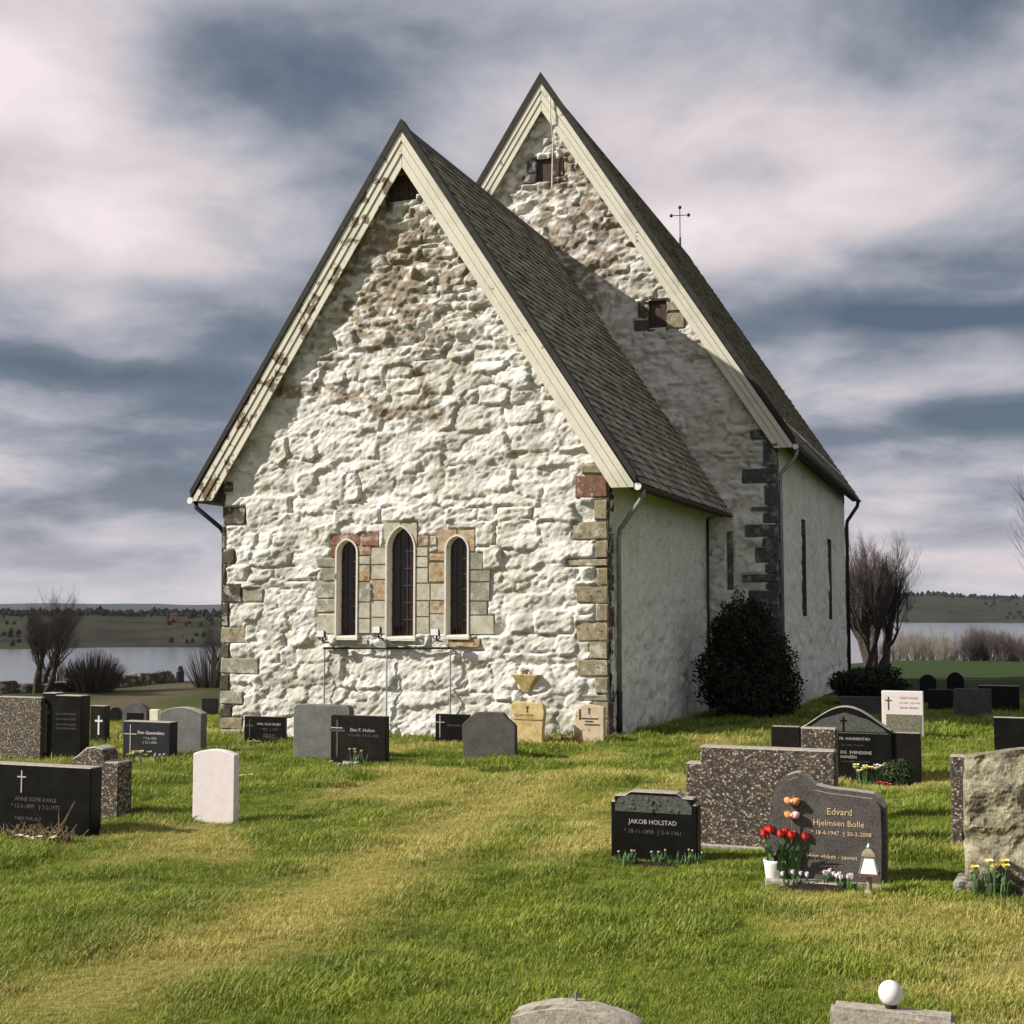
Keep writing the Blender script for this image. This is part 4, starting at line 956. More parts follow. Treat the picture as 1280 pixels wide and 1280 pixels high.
e, w, h = stone('gravestone', (858, 1046, 935, 1062), agg_left, .14, m_agg, 'wide exposed-aggregate gravestone with a low stepped shoulder, seen from its plain side', bevel=.012, top=m_edge)
MB().box((-w * .42, -.04, -.1), (w * .6, .18, .02)).obj('plinth', m_edge, e, bevel=.008)
e, w, h = stone('gravestone', (1003, 1047, 910, 1030), rectp, .12, m_agg, 'narrow upright exposed-aggregate slab between the wide aggregate stone and the arched black one', bevel=.01, top=m_edge)
# wide arched family stone
def ogee(w, h):
    n = 20; top = []
    for i in range(n + 1):
        t = 1 - 2 * i / n; z = .70 + .30 * math.cos(t * math.pi / 2) ** 1.25; top.append((t * w / 2, z * h))
    return [(-w / 2, -.2), (w / 2, -.2)] + top
e, w, h = stone('family_gravestone', (1001, 1116, 883, 978), ogee, .16, m_black, 'wide black family gravestone with arched crest and two low wings', top=m_edge, Y=None)
FAM = e
for s, wd in ((-1, .33), (1, .30)):
    m = MB().box((s * w / 2 + (.004 if s > 0 else -wd * w), .03, -.2), (s * w / 2 + (wd * w if s > 0 else -.004), .15, h * .70 - (.03 if s > 0 else 0))); m.obj('wing', m_black2, e, bevel=.008)
    MB().box((s * w / 2 + (.02 if s > 0 else -wd * w + .01), .04, h * .70 - (.03 if s > 0 else 0)), (s * w / 2 + (wd * w - .01 if s > 0 else -.02), .14, h * .70 - (.03 if s > 0 else 0) + .006)).obj('wing_top', m_edge, e)
MB().prism([(-.42 * w, .67 * h), (.44 * w, .67 * h), (.42 * w, .71 * h), (.25 * w, .83 * h), (0, .92 * h), (-.25 * w, .83 * h), (-.40 * w, .71 * h)], -.004, .01).obj('crest_panel', m_relief, e)
cross_mark(e, -.02 * w, .79 * h, .16, m_black, -.006, .018)
MB().box((-.44 * w, -.003, .645 * h), (.46 * w, .004, .66 * h)).obj('moulding', m_relief, e)
for bdy, wd, zz, xx, mt in (('FR. HANSSENTAD', .33, .575, .10, m_silver), ('* 20-1-1894  † 9-5-1961', .25, .49, .07, m_faint), ('OG  SVENDSINE', .34, .395, .11, m_silver), ('HANSEN', .17, .335, .03, m_silver), ('* 14-1-1896  † 8-3-1979', .31, .275, .10, m_faint)):
    text(bdy, w * wd, mt, e, xx * w, -.004, zz * h)
MB().box((-w * .8, -.06, -.1), (w * .8, .22, .03)).obj('plinth', m_greyd, e, bevel=.008)
# white topped stone behind it
e, w, h = stone('gravestone', (1103, 1155, 864, 925), rectp, .12, m_white, 'small white gravestone with lichen-grey lower half behind the family stone', bevel=.008)
MB().box((-.40 * w, -.004, -.1), (.46 * w, .006, .52 * h)).obj('lichen_patch', m_lichen, e, jit=.004)
cross_mark(e, -.34 * w, .78 * h, .20, m_dletter, -.004, .016)
text('MARIT TANGEN', w * .42, m_dletter, e, .16 * w, -.004, .86 * h); text('* 5-3-1901  † 8-2-1982', w * .52, m_faint, e, .16 * w, -.004, .76 * h); text('HELGE TANGEN', w * .44, m_dletter, e, .16 * w, -.004, .66 * h)
# right hand stones
def lumpy(w, h):
    pts = [(-.49, -.2 / h), (.5, -.2 / h), (.52, .5), (.5, .93), (.30, 1.0), (.05, .985), (-.30, .965), (-.42, .95), (-.49, .88), (-.50, .6), (-.46, .3), (-.45, .05)]
    return [(a * w, b * h) for a, b in pts]
def boulder():
    x, y, z, w, h = frame_stone(1205, 1290, 942, 1118); e = empty('gravestone', (x, y, z), -.08); tag(e, 'rough lichen-covered boulder gravestone with daffodils at its foot', 'gravestone')
    n, m_ = 44, 72; v = []; f = []
    th = .26
    for i in range(n + 1):
        t = i / n; zc = -.1 + (h + .1) * t
        for j in range(m_):
            a = 2 * math.pi * j / m_; ca, sa = math.cos(a), math.sin(a); p = 5.0; rr = (abs(ca) ** p + abs(sa) ** p) ** (-1 / p)
            sh = 1.0 - .10 * max(0, t - .8) / .2
            k = 1 + .0 * a
            xx = ca * rr * w / 2 * sh; yy = th / 2 + sa * rr * th / 2 * sh
            d = (float(fbm(np.array([xx * 5 + 20 + yy * 3]), np.array([zc * 6 + 9]), 300, 5)[0]) - .5) * .26
            v.append((xx * (1 + d), yy + (d * .75 if sa < 0 else -d * .5), zc + (.03 * math.sin(xx * 7) - .05 * (xx / w + .5) * 0 if t > .9 else 0)))
    for i in range(n):
        for j in range(m_): f.append((i * m_ + j, i * m_ + (j + 1) % m_, (i + 1) * m_ + (j + 1) % m_, (i + 1) * m_ + j))
    f.append(tuple(n * m_ + j for j in range(m_)))
    MB().add(v, f).obj('slab', m_boulder, e, smooth=False)
    MB().box((-w / 2 - .06, -.07, -.12), (w / 2 + .1, th + .05, .075)).obj('plinth', m_quoin_dark, e, bevel=.012, jit=.006)
    return e, w, h, (x, y, z)
BO = boulder()
e, w, h = stone('gravestone', (1190, 1235, 945, 1062), rectp, .12, m_agg, 'upright exposed-aggregate slab half hidden behind the lichen boulder', bevel=.01, top=m_edge)
stone('gravestone', (1243, 1300, 897, 942), rectp, .12, m_black, 'black polished gravestone beside bare soil beyond the lichen boulder', top=m_edge)
stone('gravestone', (1193, 1240, 861, 899), rectp, .14, m_greyd, 'low wide dark grey gravestone in the row near the field')
stone('gravestone', (1224, 1275, 857, 893), rectp, .14, m_black2, 'dark gravestone with pale top in the row near the field', top=m_edge)
stone('gravestone', (1150, 1171, 843, 882), lambda w, h: arch(w, h, .12), .12, m_black2, 'small dark round-topped gravestone against the green field', 'gravestone')
stone('gravestone', (1184, 1206, 840, 880), lambda w, h: arch(w, h, .15), .12, m_black, 'dark arch-topped gravestone against the green field, beside the low wide grey one', 'gravestone')
stone('gravestone', (1160, 1192, 862, 890), rectp, .12, m_black2, 'low black gravestone between the white-topped stone and the wide grey one', 'gravestone')
stone('gravestone', (1050, 1102, 871, 898), rectp, .14, m_greyd, 'long low grey gravestone under the evergreen shrub by the nave', 'gravestone')
# left foreground
e, w, h = stone('gravestone', (-40, 112, 956, 1046), rectp, .16, m_black, 'wide black gravestone with thin cross behind dried twigs', top=m_edge)
cross_mark(e, -.06 * w, .80 * h, .20, m_silver, -.003, .012)
cross_y = 0; text('ANNE SOFIE KVALE', w * .34, m_faint, e, .06 * w, -.004, .52 * h); text('* 12-5-1899   † 3-2-1972', w * .40, m_faint, e, .06 * w, -.004, .42 * h); text('TAKK FOR ALT', w * .22, m_faint, e, .0, -.004, .25 * h)
def agg_shoulder(w, h): return [(-w / 2, -.2), (w / 2, -.2), (w / 2, h * .80), (w * .22, h * .80), (w * .16, h * .97), (-w * .02, h), (-w * .2, h * .98), (-w * .40, h * .86), (-w / 2, h * .82)]
e, w, h = stone('gravestone', (88, 147, 933, 1026), agg_shoulder, .22, m_agg, 'exposed-aggregate gravestone with rounded raised middle beside the wide black one', bevel=.012, top=m_edge)
MB().box((-w * .5, -.03, -.1), (w * .58, .26, .02)).obj('plinth', m_edge, e, bevel=.008)
e, w, h = stone('gravestone', (240, 292, 937, 1029), lambda w, h: arch(w, h, .045), .09, m_white, 'plain white arch-topped gravestone standing alone on the grass', bevel=.006)
e, w, h = stone('gravestone', (-5, 50, 871, 952), rectp, .14, m_agg, 'tall exposed-aggregate gravestone joined up against the big black panelled stone', bevel=.01, top=m_edge)
e, w, h = stone('gravestone', (51, 100, 869, 952), lambda w, h: [(-w / 2, -.2), (w / 2, -.2), (w / 2, h), (-w * .15, h), (-w * .15, h * 1.03), (-w / 2, h * 1.03)], .22, m_black, 'big black panelled gravestone with pale top edge beside the tall aggregate one', top=m_edge)
MB().box((-.42 * w, -.006, .12 * h), (-.36 * w, .004, .86 * h)).obj('cross_mark', m_faint, e); MB().box((-.47 * w, -.005, .72 * h), (-.30 * w, .004, .75 * h)).obj('cross_mark', m_faint, e)
for zz in (.72, .64, .56, .50): text('NILS OLSEN HALSEN', w * .5, m_faint, e, .12 * w, -.004, zz * h)
e, w, h = stone('gravestone', (112, 131, 882, 930), rectp, .14, m_black2, 'narrow dark gravestone with a little white cross, behind the big black panelled stone', top=m_edge)
cross_mark(e, .08 * w, .55 * h, .34, m_whitel, -.006, .035)
e, w, h = stone('gravestone', (153, 212, 902, 952), rectp, .20, m_slatey, 'blue-black gravestone with white cross and name, before the grey arched one', top=m_edge)
cross_mark(e, -.34 * w, .62 * h, .46, m_silver, -.003, .013); text('Finn Gammelmo', w * .56, m_whitel, e, .10 * w, -.004, .72 * h); text('* 7-6-1929', w * .27, m_silver, e, .08 * w, -.004, .58 * h); text('† 12-1-2001', w * .30, m_silver, e, .08 * w, -.004, .48 * h)
stone('gravestone', (199, 251, 884, 946), lambda w, h: arch(w, h, .09), .16, m_grey, 'grey granite gravestone with gently arched top behind the blue-black one', top=m_edge)
stone('gravestone', (186, 197, 887, 925), rectp, .10, m_pale, 'slim pale sandstone post between the arched grey and the blue-black gravestones', 'gravestone')
e, w, h = stone('gravestone', (152, 183, 878, 925), lambda w, h: arch(w, h, .14), .14, m_rosy, 'reddish brown arched gravestone with black plate, far behind the blue-black one', 'gravestone')
MB().box((-.30 * w, -.008, .25 * h), (.36 * w, .004, .72 * h)).obj('plate', m_black, e)
stone('gravestone', (252, 270, 873, 893), rectp, .12, m_black2, 'small dark gravestone behind the arched grey one, near the church corner', 'gravestone')
stone('gravestone', (136, 149, 884, 905), lambda w, h: arch(w, h, .1), .12, m_black, 'small black arched gravestone beside the reddish brown one', 'gravestone')
# along the church wall
e, w, h = stone('gravestone', (305, 355, 896, 931), rectp, .10, m_black, 'low black gravestone with cross near the brown corner stones of the church', top=m_black2)
cross_mark(e, -.36 * w, .62 * h, .34, m_faint, -.003, .012); text('KARL OLAI NILSEN', w * .58, m_silver, e, .12 * w, -.004, .74 * h); text('* 1902   † 1975', w * .46, m_faint, e, .12 * w, -.004, .55 * h); text('FRED', w * .30, m_faint, e, .14 * w, -.004, .30 * h)
def soft(w, h):
    r_ = .10; pts = [(-w / 2, -.2), (w / 2, -.2)]
    pts += [(w / 2 - r_ + r_ * math.cos(t * math.pi / 10), h - r_ * .8 + r_ * .8 * math.sin(t * math.pi / 10)) for t in range(6)]
    pts += [(-w / 2 + r_ + r_ * math.cos(math.pi / 2 + t * math.pi / 10), h - r_ * .8 + r_ * .8 * math.sin(math.pi / 2 + t * math.pi / 10)) for t in range(6)]
    return pts
stone('gravestone', (366, 437, 881, 949), soft, .14, m_grey, 'plain grey-green gravestone with rounded corners behind the black one by the wall', bevel=.012)
e, w, h = stone('gravestone', (413, 482, 895, 956), rectp, .12, m_black2, 'brown-black gravestone with tall thin cross and flowers at its foot', top=m_black)
cross_mark(e, -.38 * w, .62 * h, .52, m_greyd, -.003, .03); MB().box((-.49 * w, -.006, .735 * h), (-.28 * w, .003, .755 * h)).obj('cross_mark', m_silver, e); text('Elen P. Holten', w * .44, m_silver, e, .08 * w, -.004, .71 * h); text('* 6-5-1900  † 8-10-1980', w * .58, m_faint, e, .08 * w, -.004, .60 * h)
e, w, h = stone('gravestone', (544, 586, 893, 929), rectp, .10, m_black, 'low black gravestone with cross half hidden by the brown shouldered one')
cross_mark(e, -.36 * w, .66 * h, .36, m_silver, -.003, .012); text('JENS DAHL', w * .40, m_faint, e, .06 * w, -.004, .62 * h)
def shoulders(w, h): return [(-w * .46, -.2), (w * .5, -.2), (w * .5, h * .72), (w * .46, h * .77), (w * .36, h * .86), (w * .27, h * .985), (0, h), (-w * .25, h * .985), (-w * .36, h * .86), (-w * .46, h * .76), (-w * .5, h * .70), (-w * .48, h * .3)]
stone('gravestone', (577, 644, 890, 949), shoulders, .10, m_greyd, 'plain brown-grey shouldered gravestone seen from its back on the lawn', bevel=.010)
def yel(w, h): return [(-w * .42, -.2), (w * .45, -.2), (w * .45, h * .35), (w * .5, h * .75), (w * .47, h * .92), (w * .38, h * .97), (0, h * .985), (-w * .38, h), (-w * .48, h * .92), (-w * .5, h * .80), (-w * .44, h * .72), (-w * .42, h * .62)]
e, w, h = stone('gravestone', (637, 680, 877, 931), yel, .12, m_yellow, 'weathered yellow sandstone gravestone leaning against the church wall', bevel=.014, lean=-.05)
text('HER HVILER', w * .42, m_dletter, e, -.02 * w, -.004, .68 * h); text('ANNA', w * .3, m_dletter, e, .05 * w, -.004, .60 * h); cross_mark(e, 0, .84 * h, .10, m_dletter, -.003, .02)
MB().box((-.40 * w, -.014, .585 * h), (.42 * w, .004, .605 * h)).obj('moulding', m_yellow, e)
def bei(w, h): return [(-w * .48, -.2), (w * .5, -.2), (w * .49, h * .93), (w * .2, h * .97), (-w * .18, h), (-w * .32, h * .94), (-w * .46, h * .80), (-w * .5, h * .4)]
e, w, h = stone('gravestone', (717, 755, 880, 930), bei, .11, m_beige, 'pitted beige gravestone with carved lines by the downpipe corner', bevel=.012, lean=-.05)
for zz, wd, xx in ((.62, .55, .02), (.55, .26, .0), (.47, .48, .1)): MB().box((xx * w - wd * w / 2, -.007, zz * h), (xx * w + wd * w / 2, .004, (zz + .03) * h)).obj('carved_line', m_dletter, e)
MB().box((-.33 * w, -.007, .60 * h), (-.28 * w, .004, .86 * h)).obj('carved_line', m_dletter, e); cross_mark(e, 0, .84 * h, .10, m_dletter, -.004, .018)
# tops of two stones right in front of the camera
def near_stone(x0, x1, yt, dist, outline, th, mat, label):
    d = ray((x0 + x1) / 2, yt); d = d / math.hypot(d[0], d[1]); p = CAM + d * dist; Y = p[1]
    A = onY(x0, yt, Y); B = onY(x1, yt, Y); zg = float(ground_z(p[0], Y)); w = B[0] - A[0]; h = p[2] - zg
    e = empty('gravestone', ((A[0] + B[0]) / 2, Y, zg)); tag(e, label, 'gravestone'); MB().prism(outline(w, h), 0, th).obj('slab', mat, e, bevel=.012, seg=2, jit=.002); return e, w, h
NS1 = near_stone(636, 800, 1258, 4.4, lambda w, h: arch(w, h, .05), .10, m_neartop, 'pale grey gravestone with flat arched top and a small metal peg')
MB().tube([(-.01, .06, NS1[2] - .01), (-.01, .06, NS1[2] + .03)], .006, 6).obj('peg', m_zinc, NS1[0])
NS2 = near_stone(1037, 1193, 1267, 4.4, rectp, .09, m_neartop, 'square-topped stone carrying a white globe')
gl = empty('globe_lamp', tuple(np.array(NS2[0].location) + np.array([-.005, .06, NS2[2]]))); tag(gl, 'small round white globe standing on the square-topped stone', 'globe')
MB().lathe([(.0, 0.0), (.018, .0), (.02, .008), (.014, .014)], 12).obj('base', m_iron, gl)
MB().lathe([(.012, .010), (.028, .018), (.036, .032), (.039, .047), (.036, .062), (.026, .076), (.012, .084), (.002, .086)], 18).obj('globe', m_ball, gl, smooth=True)

# ------------------------------------------------------------------ flowers and grave ornaments
def leaves(n, spread, h, wid=.012, upright=.25):
    m = MB()
    for i in range(n):
        a = rng.uniform(0, 2 * math.pi); r_ = spread * math.sqrt(rng.random()); x, y = r_ * math.cos(a), r_ * math.sin(a) * .6; hh = h * rng.uniform(.6, 1.1)
        b = rng.uniform(0, 2 * math.pi); dx, dy = math.cos(b), math.sin(b); bend = hh * upright * rng.uniform(.5, 1.8)
        px_, py_ = -dy * wid / 2, dx * wid / 2
        m.add([(x - px_, y - py_, -.02), (x + px_, y + py_, -.02), (x + px_ + dx * bend * .3, y + py_ + dy * bend * .3, hh * .6), (x - px_ + dx * bend * .3, y - py_ + dy * bend * .3, hh * .6), (x + dx * bend, y + dy * bend, hh)],
              [(0, 1, 2, 3), (3, 2, 4)])
    return m
def cup(m, c, r_, h, n=6, flare=1.0):
    for i in range(n):
        a = 2 * math.pi * i / n; b = a + 2 * math.pi / n * .55; d = a - 2 * math.pi / n * .55; cx, cy, cz = c
        P = lambda t, rr, z: (cx + rr * math.cos(t), cy + rr * math.sin(t), cz + z)
        m.add([P(a, .15 * r_, 0), P(d, .8 * r_, h * .4), P(b, .8 * r_, h * .4), P(d, .8 * r_ * flare, h * .75), P(b, .8 * r_ * flare, h * .75), P(a, .75 * r_ * flare, h)],
              [(0, 1, 2), (1, 3, 4, 2), (3, 5, 4)])
def flower_clump(name, label, pos, nleaf, nfl, spread, h, petal, r_, fh, flare=1.0, leafw=.012, group=None, cat='flowers', depth=.6):
    e = empty(name, tuple(pos), rng.uniform(-.3, .3)); tag(e, label, cat, group)
    leaves(nleaf, spread, h, leafw).obj('leaves', m_leaf, e)
    for i in range(nfl):
        a = rng.uniform(0, 2 * math.pi); q = spread * math.sqrt(rng.random()); x, y = q * math.cos(a), q * math.sin(a) * depth; hh = h * rng.uniform(.8, 1.12)
        m = MB(); cup(m, (x, y, hh), r_ * rng.uniform(.85, 1.2), fh, 6, flare); f = m.obj('flower', petal if not isinstance(petal, list) else rng.choice(petal), e)
        MB().tube([(x * .8, y * .8, 0), (x, y, hh + .004)], .004, 4).obj('stem', m_leaf, f)
    return e
def bed(px0, px1, py, dy, label):
    a = ground(px0, py); b = ground(px1, py); c = (a + b) / 2; w = np.linalg.norm((b - a)[:2]); e = empty('flower_bed', tuple(c)); tag(e, label, 'flower bed')
    n = 22; v = [(0, 0, .035)]; f = []
    for k, s in enumerate((.5, 1.0)):
        for i in range(n):
            t = 2 * math.pi * i / n; rr = s * rng.uniform(.9, 1.1); v.append((math.cos(t) * rr * w / 2, math.sin(t) * rr * dy, .03 * (1 - s) + rng.uniform(-.006, .01) - .03 * (s > .9)))
    f += [(0, 1 + i, 1 + (i + 1) % n) for i in range(n)] + [(1 + i, 1 + n + i, 1 + n + (i + 1) % n, 1 + (i + 1) % n) for i in range(n)]
    MB().add(v, f).obj('soil', m_soil, e); return c, w
c, w = bed(765, 875, 1083, .14, 'dark soil bed in front of the stepped black gravestone')
for px, lab in ((785, 'green bulb shoots at the end of the bed by the stepped black gravestone'), (826, 'pale budding bulbs in the middle of the bed by the stepped black gravestone'), (862, 'tall green shoots nearest the wide aggregate stone')):
    flower_clump('bulb_plants', lab, ground(px, 1082), 34, 3, .09, .10, m_yellp, .010, .014)
c, w = bed(955, 1105, 1112, .16, 'earth bed below the wave-topped gravestone')
# tulips in a white pot
pt = ground(968, 1103); pot = empty('flower_pot', tuple(pt)); tag(pot, 'white ceramic pot below the red tulips', 'pot')
MB().lathe([(.045, 0), (.055, .01), (.068, .13), (.072, .15), (.064, .15), (.055, .09)], 18).obj('body', m_whitep, pot, smooth=True)
MB().lathe([(.001, .125), (.062, .125)], 14).obj('soil', m_soil, pot)
tp = pt + np.array([.085, .02, .05]); te = empty('tulip_bunch', tuple(tp)); tag(te, 'bunch of bright red tulips before the wave-topped gravestone', 'tulips')
leaves(44, .12, .27, .030, .40).obj('leaves', m_leaf, te)
for i in range(15):
    x = -.15 + .0215 * i + rng.uniform(-.01, .01); y = rng.uniform(-.06, .06); hh = .255 + rng.uniform(-.03, .03) - abs(x) * .1
    m = MB(); cup(m, (x, y, hh), .034, .062, 6, .95); f = m.obj('flower', m_red, te); MB().tube([(x * .4, y * .4, 0), (x * .8, y, hh * .6), (x, y, hh + .01)], .004, 5).obj('stem', m_leaf, f)
for px, py, pet, lab in ((985, 1106, [m_pinkp, m_whitep], 'pale crocuses next to the white pot'), (1003, 1108, [m_pinkp], 'lilac crocuses between the pot and the middle of the bed'), (1036, 1107, [m_whitep, m_pinkp], 'white crocuses in the middle of the bed below the wave-topped stone'), (1058, 1112, [m_pinkp], 'lilac crocuses beside the lantern post')):
    flower_clump('crocuses', lab, ground(px, py), 26, 6, .07, .065, pet, .015, .035)
# lantern on its post
lp = ground(1087, 1119); le = empty('grave_lantern', tuple(lp)); tag(le, 'small metal grave lantern on a short wooden post by the gilt-lettered stone', 'lantern')
def sq(z, s): return [(-s, -s, z), (s, -s, z), (s, s, z), (-s, s, z)]
MB().tube([(0, 0, -.05), (0, 0, .12)], .016, 8).obj('post', m_quoin, le); MB().lathe([(.03, .0), (.034, .02), (.018, .035)], 10).obj('foot', m_quoin, le)
m = MB(); v = sq(.125, .062) + sq(.14, .062); m.add(v, [(3, 2, 1, 0), (4, 5, 6, 7)] + [(i, (i + 1) % 4, (i + 1) % 4 + 4, i + 4) for i in range(4)]); m.obj('tray', m_rust, le)
m = MB(); v = sq(.141, .056) + sq(.245, .030); m.add(v, [(4, 5, 6, 7)] + [(i, (i + 1) % 4, (i + 1) % 4 + 4, i + 4) for i in range(4)]); m.obj('glass', m_lampglass, le)
for sx in (-1, 1):
    for sy in (-1, 1): MB().tube([(sx * .057, sy * .057, .14), (sx * .031, sy * .031, .246)], .004, 5).obj('bar', m_zinc, le)
m = MB(); v = sq(.246, .044) + sq(.262, .040) + sq(.29, .014); m.add(v, [(3, 2, 1, 0), (8, 9, 10, 11)] + [(i + 4 * k, (i + 1) % 4 + 4 * k, (i + 1) % 4 + 4 * k + 4, i + 4 * k + 4) for k in (0, 1) for i in range(4)]); m.obj('roof', m_quoin, le)
MB().lathe([(.012, .29), (.016, .30), (.008, .315), (.001, .325)], 8).obj('finial', m_zinc, le)
# orange bow ornament hung on the stone
q = onY(990, 1012, TUL.location.y - .03); bo = empty('bow_ornament', tuple(q)); tag(bo, 'orange and pink ribbon bows standing against the wave-topped gravestone', 'ornament')
for i, z in enumerate((.055, -.035)):
    for s in (-1, 1):
        m = MB(); m.lathe([(.004, -.035), (.020, -.02), (.026, .0), (.018, .02), (.004, .03)], 9); o = m.obj('bow_loop', m_orange if s < 0 else (m_orange if i == 0 else m_pinkc), bo, smooth=True, jit=.003)
        o.matrix_local = Matrix.Translation((s * .024, 0, z)) @ Matrix.Rotation(s * 1.1, 4, 'Y')
    MB().lathe([(.003, -.014), (.014, 0), (.003, .014)], 8, (0, -.012, z)).obj('knot', m_pinkc, bo, smooth=True)
MB().tube([(0, .0, -.20), (.004, 0, 0), (0, 0, .07), (.02, -.005, .10)], .005, 5).obj('stick', m_dry, bo)
# daffodils and box ball at the family stone
for px, py, pet, lab in ((1078, 984, [m_yellp, m_yell], 'yellow daffodils before the arched family stone'), (1100, 983, [m_whitep, m_yellp], 'pale daffodils between the yellow ones and the box ball')):
    flower_clump('daffodils', lab, ground(px, py), 26, 6, .14, .21, pet, .030, .035, 1.5)
flower_clump('primroses', 'small red flowers at the foot of the pale daffodils', ground(1107, 988), 16, 6, .09, .07, m_red, .022, .02, 1.4)
def leaf_ball(name, label, cat, pos, rx, ry, rz_, n, size, mat, seed, lumps=5, group=None, trunk=False, lo=.0, hollow=.5):
    r = random.Random(seed); e = empty(name, tuple(pos)); tag(e, label, cat, group); v = []; f = []
    lum = [(r.gauss(0, 1), r.gauss(0, 1), r.gauss(0, 1), r.uniform(.10, .42)) for _ in range(lumps)]
    for i in range(n):
        while True:
            d = Vector((r.gauss(0, 1), r.gauss(0, 1), r.gauss(0, 1)))
            if d.length > .1: break
        d.normalize(); s = 1.0
        for a, b, c, k in lum:
            q = Vector((a, b, c)).normalized(); s += k * max(0, d.dot(q)) ** 9 - .02
        s *= (hollow + (1 - hollow) * r.random() ** .45) * r.uniform(.93, 1.06)
        p = Vector((d.x * rx * s, d.y * ry * s, rz_ + d.z * rz_ * s))
        if p.z < lo: p.z = lo + r.random() * .2 * rz_
        nrm = (d + Vector((r.gauss(0, .7), r.gauss(0, .7), r.gauss(0, .7)))).normalized(); t = nrm.orthogonal().normalized(); t.rotate(Matrix.Rotation(r.uniform(0, 6.28), 3, nrm)); b = nrm.cross(t)
        l = size * r.uniform(.6, 1.5); w_ = l * .45; k = len(v)
        v += [p - t * l * .5, p + b * w_ * .5, p + t * l * .5 + nrm * l * .1, p - b * w_ * .5]; f.append((k, k + 1, k + 2, k + 3))
    o = link('foliage', pymesh('foliage', v, f), mat, e)
    m = MB()
    for i in range(7 if trunk else 3):
        a = r.uniform(0, 6.28); m.tube([(.05 * math.cos(a), .05 * math.sin(a), -.1), (rx * .35 * math.cos(a), ry * .35 * math.sin(a), rz_ * .8), (rx * .6 * math.cos(a), ry * .6 * math.sin(a), rz_ * 1.4)], [.04 * rz_, .025 * rz_, .008 * rz_], 5)
    m.obj('stem', m_bark, e); return e
p = ground(1125, 987); leaf_ball('box_ball', 'clipped round box bush at the foot of the arched family stone', 'bush', p, .17, .17, .165, 1500, .035, m_box, 5, 2, hollow=.8)
# daffodils at the boulder, earth
p = BO[3]; flower_clump('daffodils', 'yellow daffodils at the foot of the lichen boulder', ground(1238, 1122), 34, 8, .12, .19, [m_yell, m_yell, m_yellp], .026, .032, 1.5)
bed(1205, 1290, 1128, .12, 'bare soil strip below the lichen boulder'); bed(1214, 1246, 926, .25, 'reddish bare soil patch beside the black polished gravestone')
# left side flowers
flower_clump('daffodils', 'orange-yellow daffodils behind the wide black gravestone with thin cross', ground(48, 952), 20, 4, .10, .12, [m_yell], .03, .03, 1.4)
flower_clump('crocuses', 'orange-yellow crocuses beside the aggregate stone with raised middle', ground(175, 1020), 18, 10, .10, .09, [m_yell], .02, .03, 1.2)
flower_clump('daffodils', 'pale yellow daffodils under the blue-black gravestone', ground(172, 957), 30, 10, .28, .17, [m_yellp, m_yell], .03, .03, 1.4, depth=.2)
flower_clump('snowdrops', 'white little flowers at the end of the blue-black gravestone', ground(200, 956), 18, 5, .10, .14, [m_whitep], .016, .03)
flower_clump('primroses', 'white flowers under the big black panelled gravestone', ground(82, 950), 18, 5, .14, .12, [m_whitep], .025, .02, 1.4)
flower_clump('crocuses', 'lilac crocuses under the brown-black gravestone with tall cross', ground(428, 964), 40, 16, .24, .10, [m_pinkp], .025, .03, 1.1, depth=.3)
flower_clump('daffodils', 'faded daffodils before the brown-black gravestone with tall cross', ground(446, 958), 22, 4, .16, .20, [m_yellp], .022, .03, 1.3, depth=.3)
flower_clump('daffodils', 'yellow flowers below the low black gravestone by the brown corner', ground(316, 935), 14, 6, .20, .12, [m_yellp, m_yell], .025, .02, 1.4, depth=.3)
flower_clump('daffodils', 'few yellow flowers on the grass beside the white arch-topped stone', ground(306, 982), 10, 4, .08, .11, [m_yellp], .025, .02, 1.4)
def twigs(name, label, pos, n, spread, h, mat, cat='dry plants', lean=0.6):
    e = empty(name, tuple(pos)); tag(e, label, cat); m = MB()
    for i in range(n):
        x = rng.uniform(-spread, spread); y = rng.uniform(-.06, .06); a = rng.uniform(-lean, lean); l = h * rng.uniform(.4, 1.1)
        m.tube([(x, y, -.02), (x + math.sin(a) * l * .5, y + rng.uniform(-.03, .03), l * .5), (x + math.sin(a) * l * 1.1, y + rng.uniform(-.05, .05), l)], [.007, .005, .003], 4)
    m.obj('stalks', mat, e); return e
twigs('dried_wreath', 'dried twigs and withered flowers before the wide black gravestone', ground(50, 1054), 110, .34, .16, m_dry, lean=1.3)
e = empty('dry_branch', tuple(ground(68, 1050))); tag(e, 'brown dry branch leaning on the wide black gravestone', 'branch'); MB().tube([(-.03, -.02, 0), (.06, .05, .15), (.13, .10, .33)], [.014, .011, .005], 5).obj('stalk', m_dry, e)
MB().tube([(.03, .02, .09), (.00, .05, .18), (-.01, .06, .24)], [.008, .006, .003], 5).obj('side_twig', m_dry, e)
flower_clump('withered_flowers', 'withered white and yellow flowers lying before the wide black gravestone', ground(45, 1056), 16, 12, .28, .07, [m_yellp, m_whitep, m_yell], .024, .02, 1.4)
twigs('dry_plants', 'rust-brown dead plants between the yellow and the beige gravestone', ground(703, 930), 60, .34, .20, m_rust, lean=.5)
twigs('dry_plants', 'brown dead stems at the foot of the yellow sandstone gravestone', ground(655, 931), 22, .18, .12, m_rust, lean=.5)

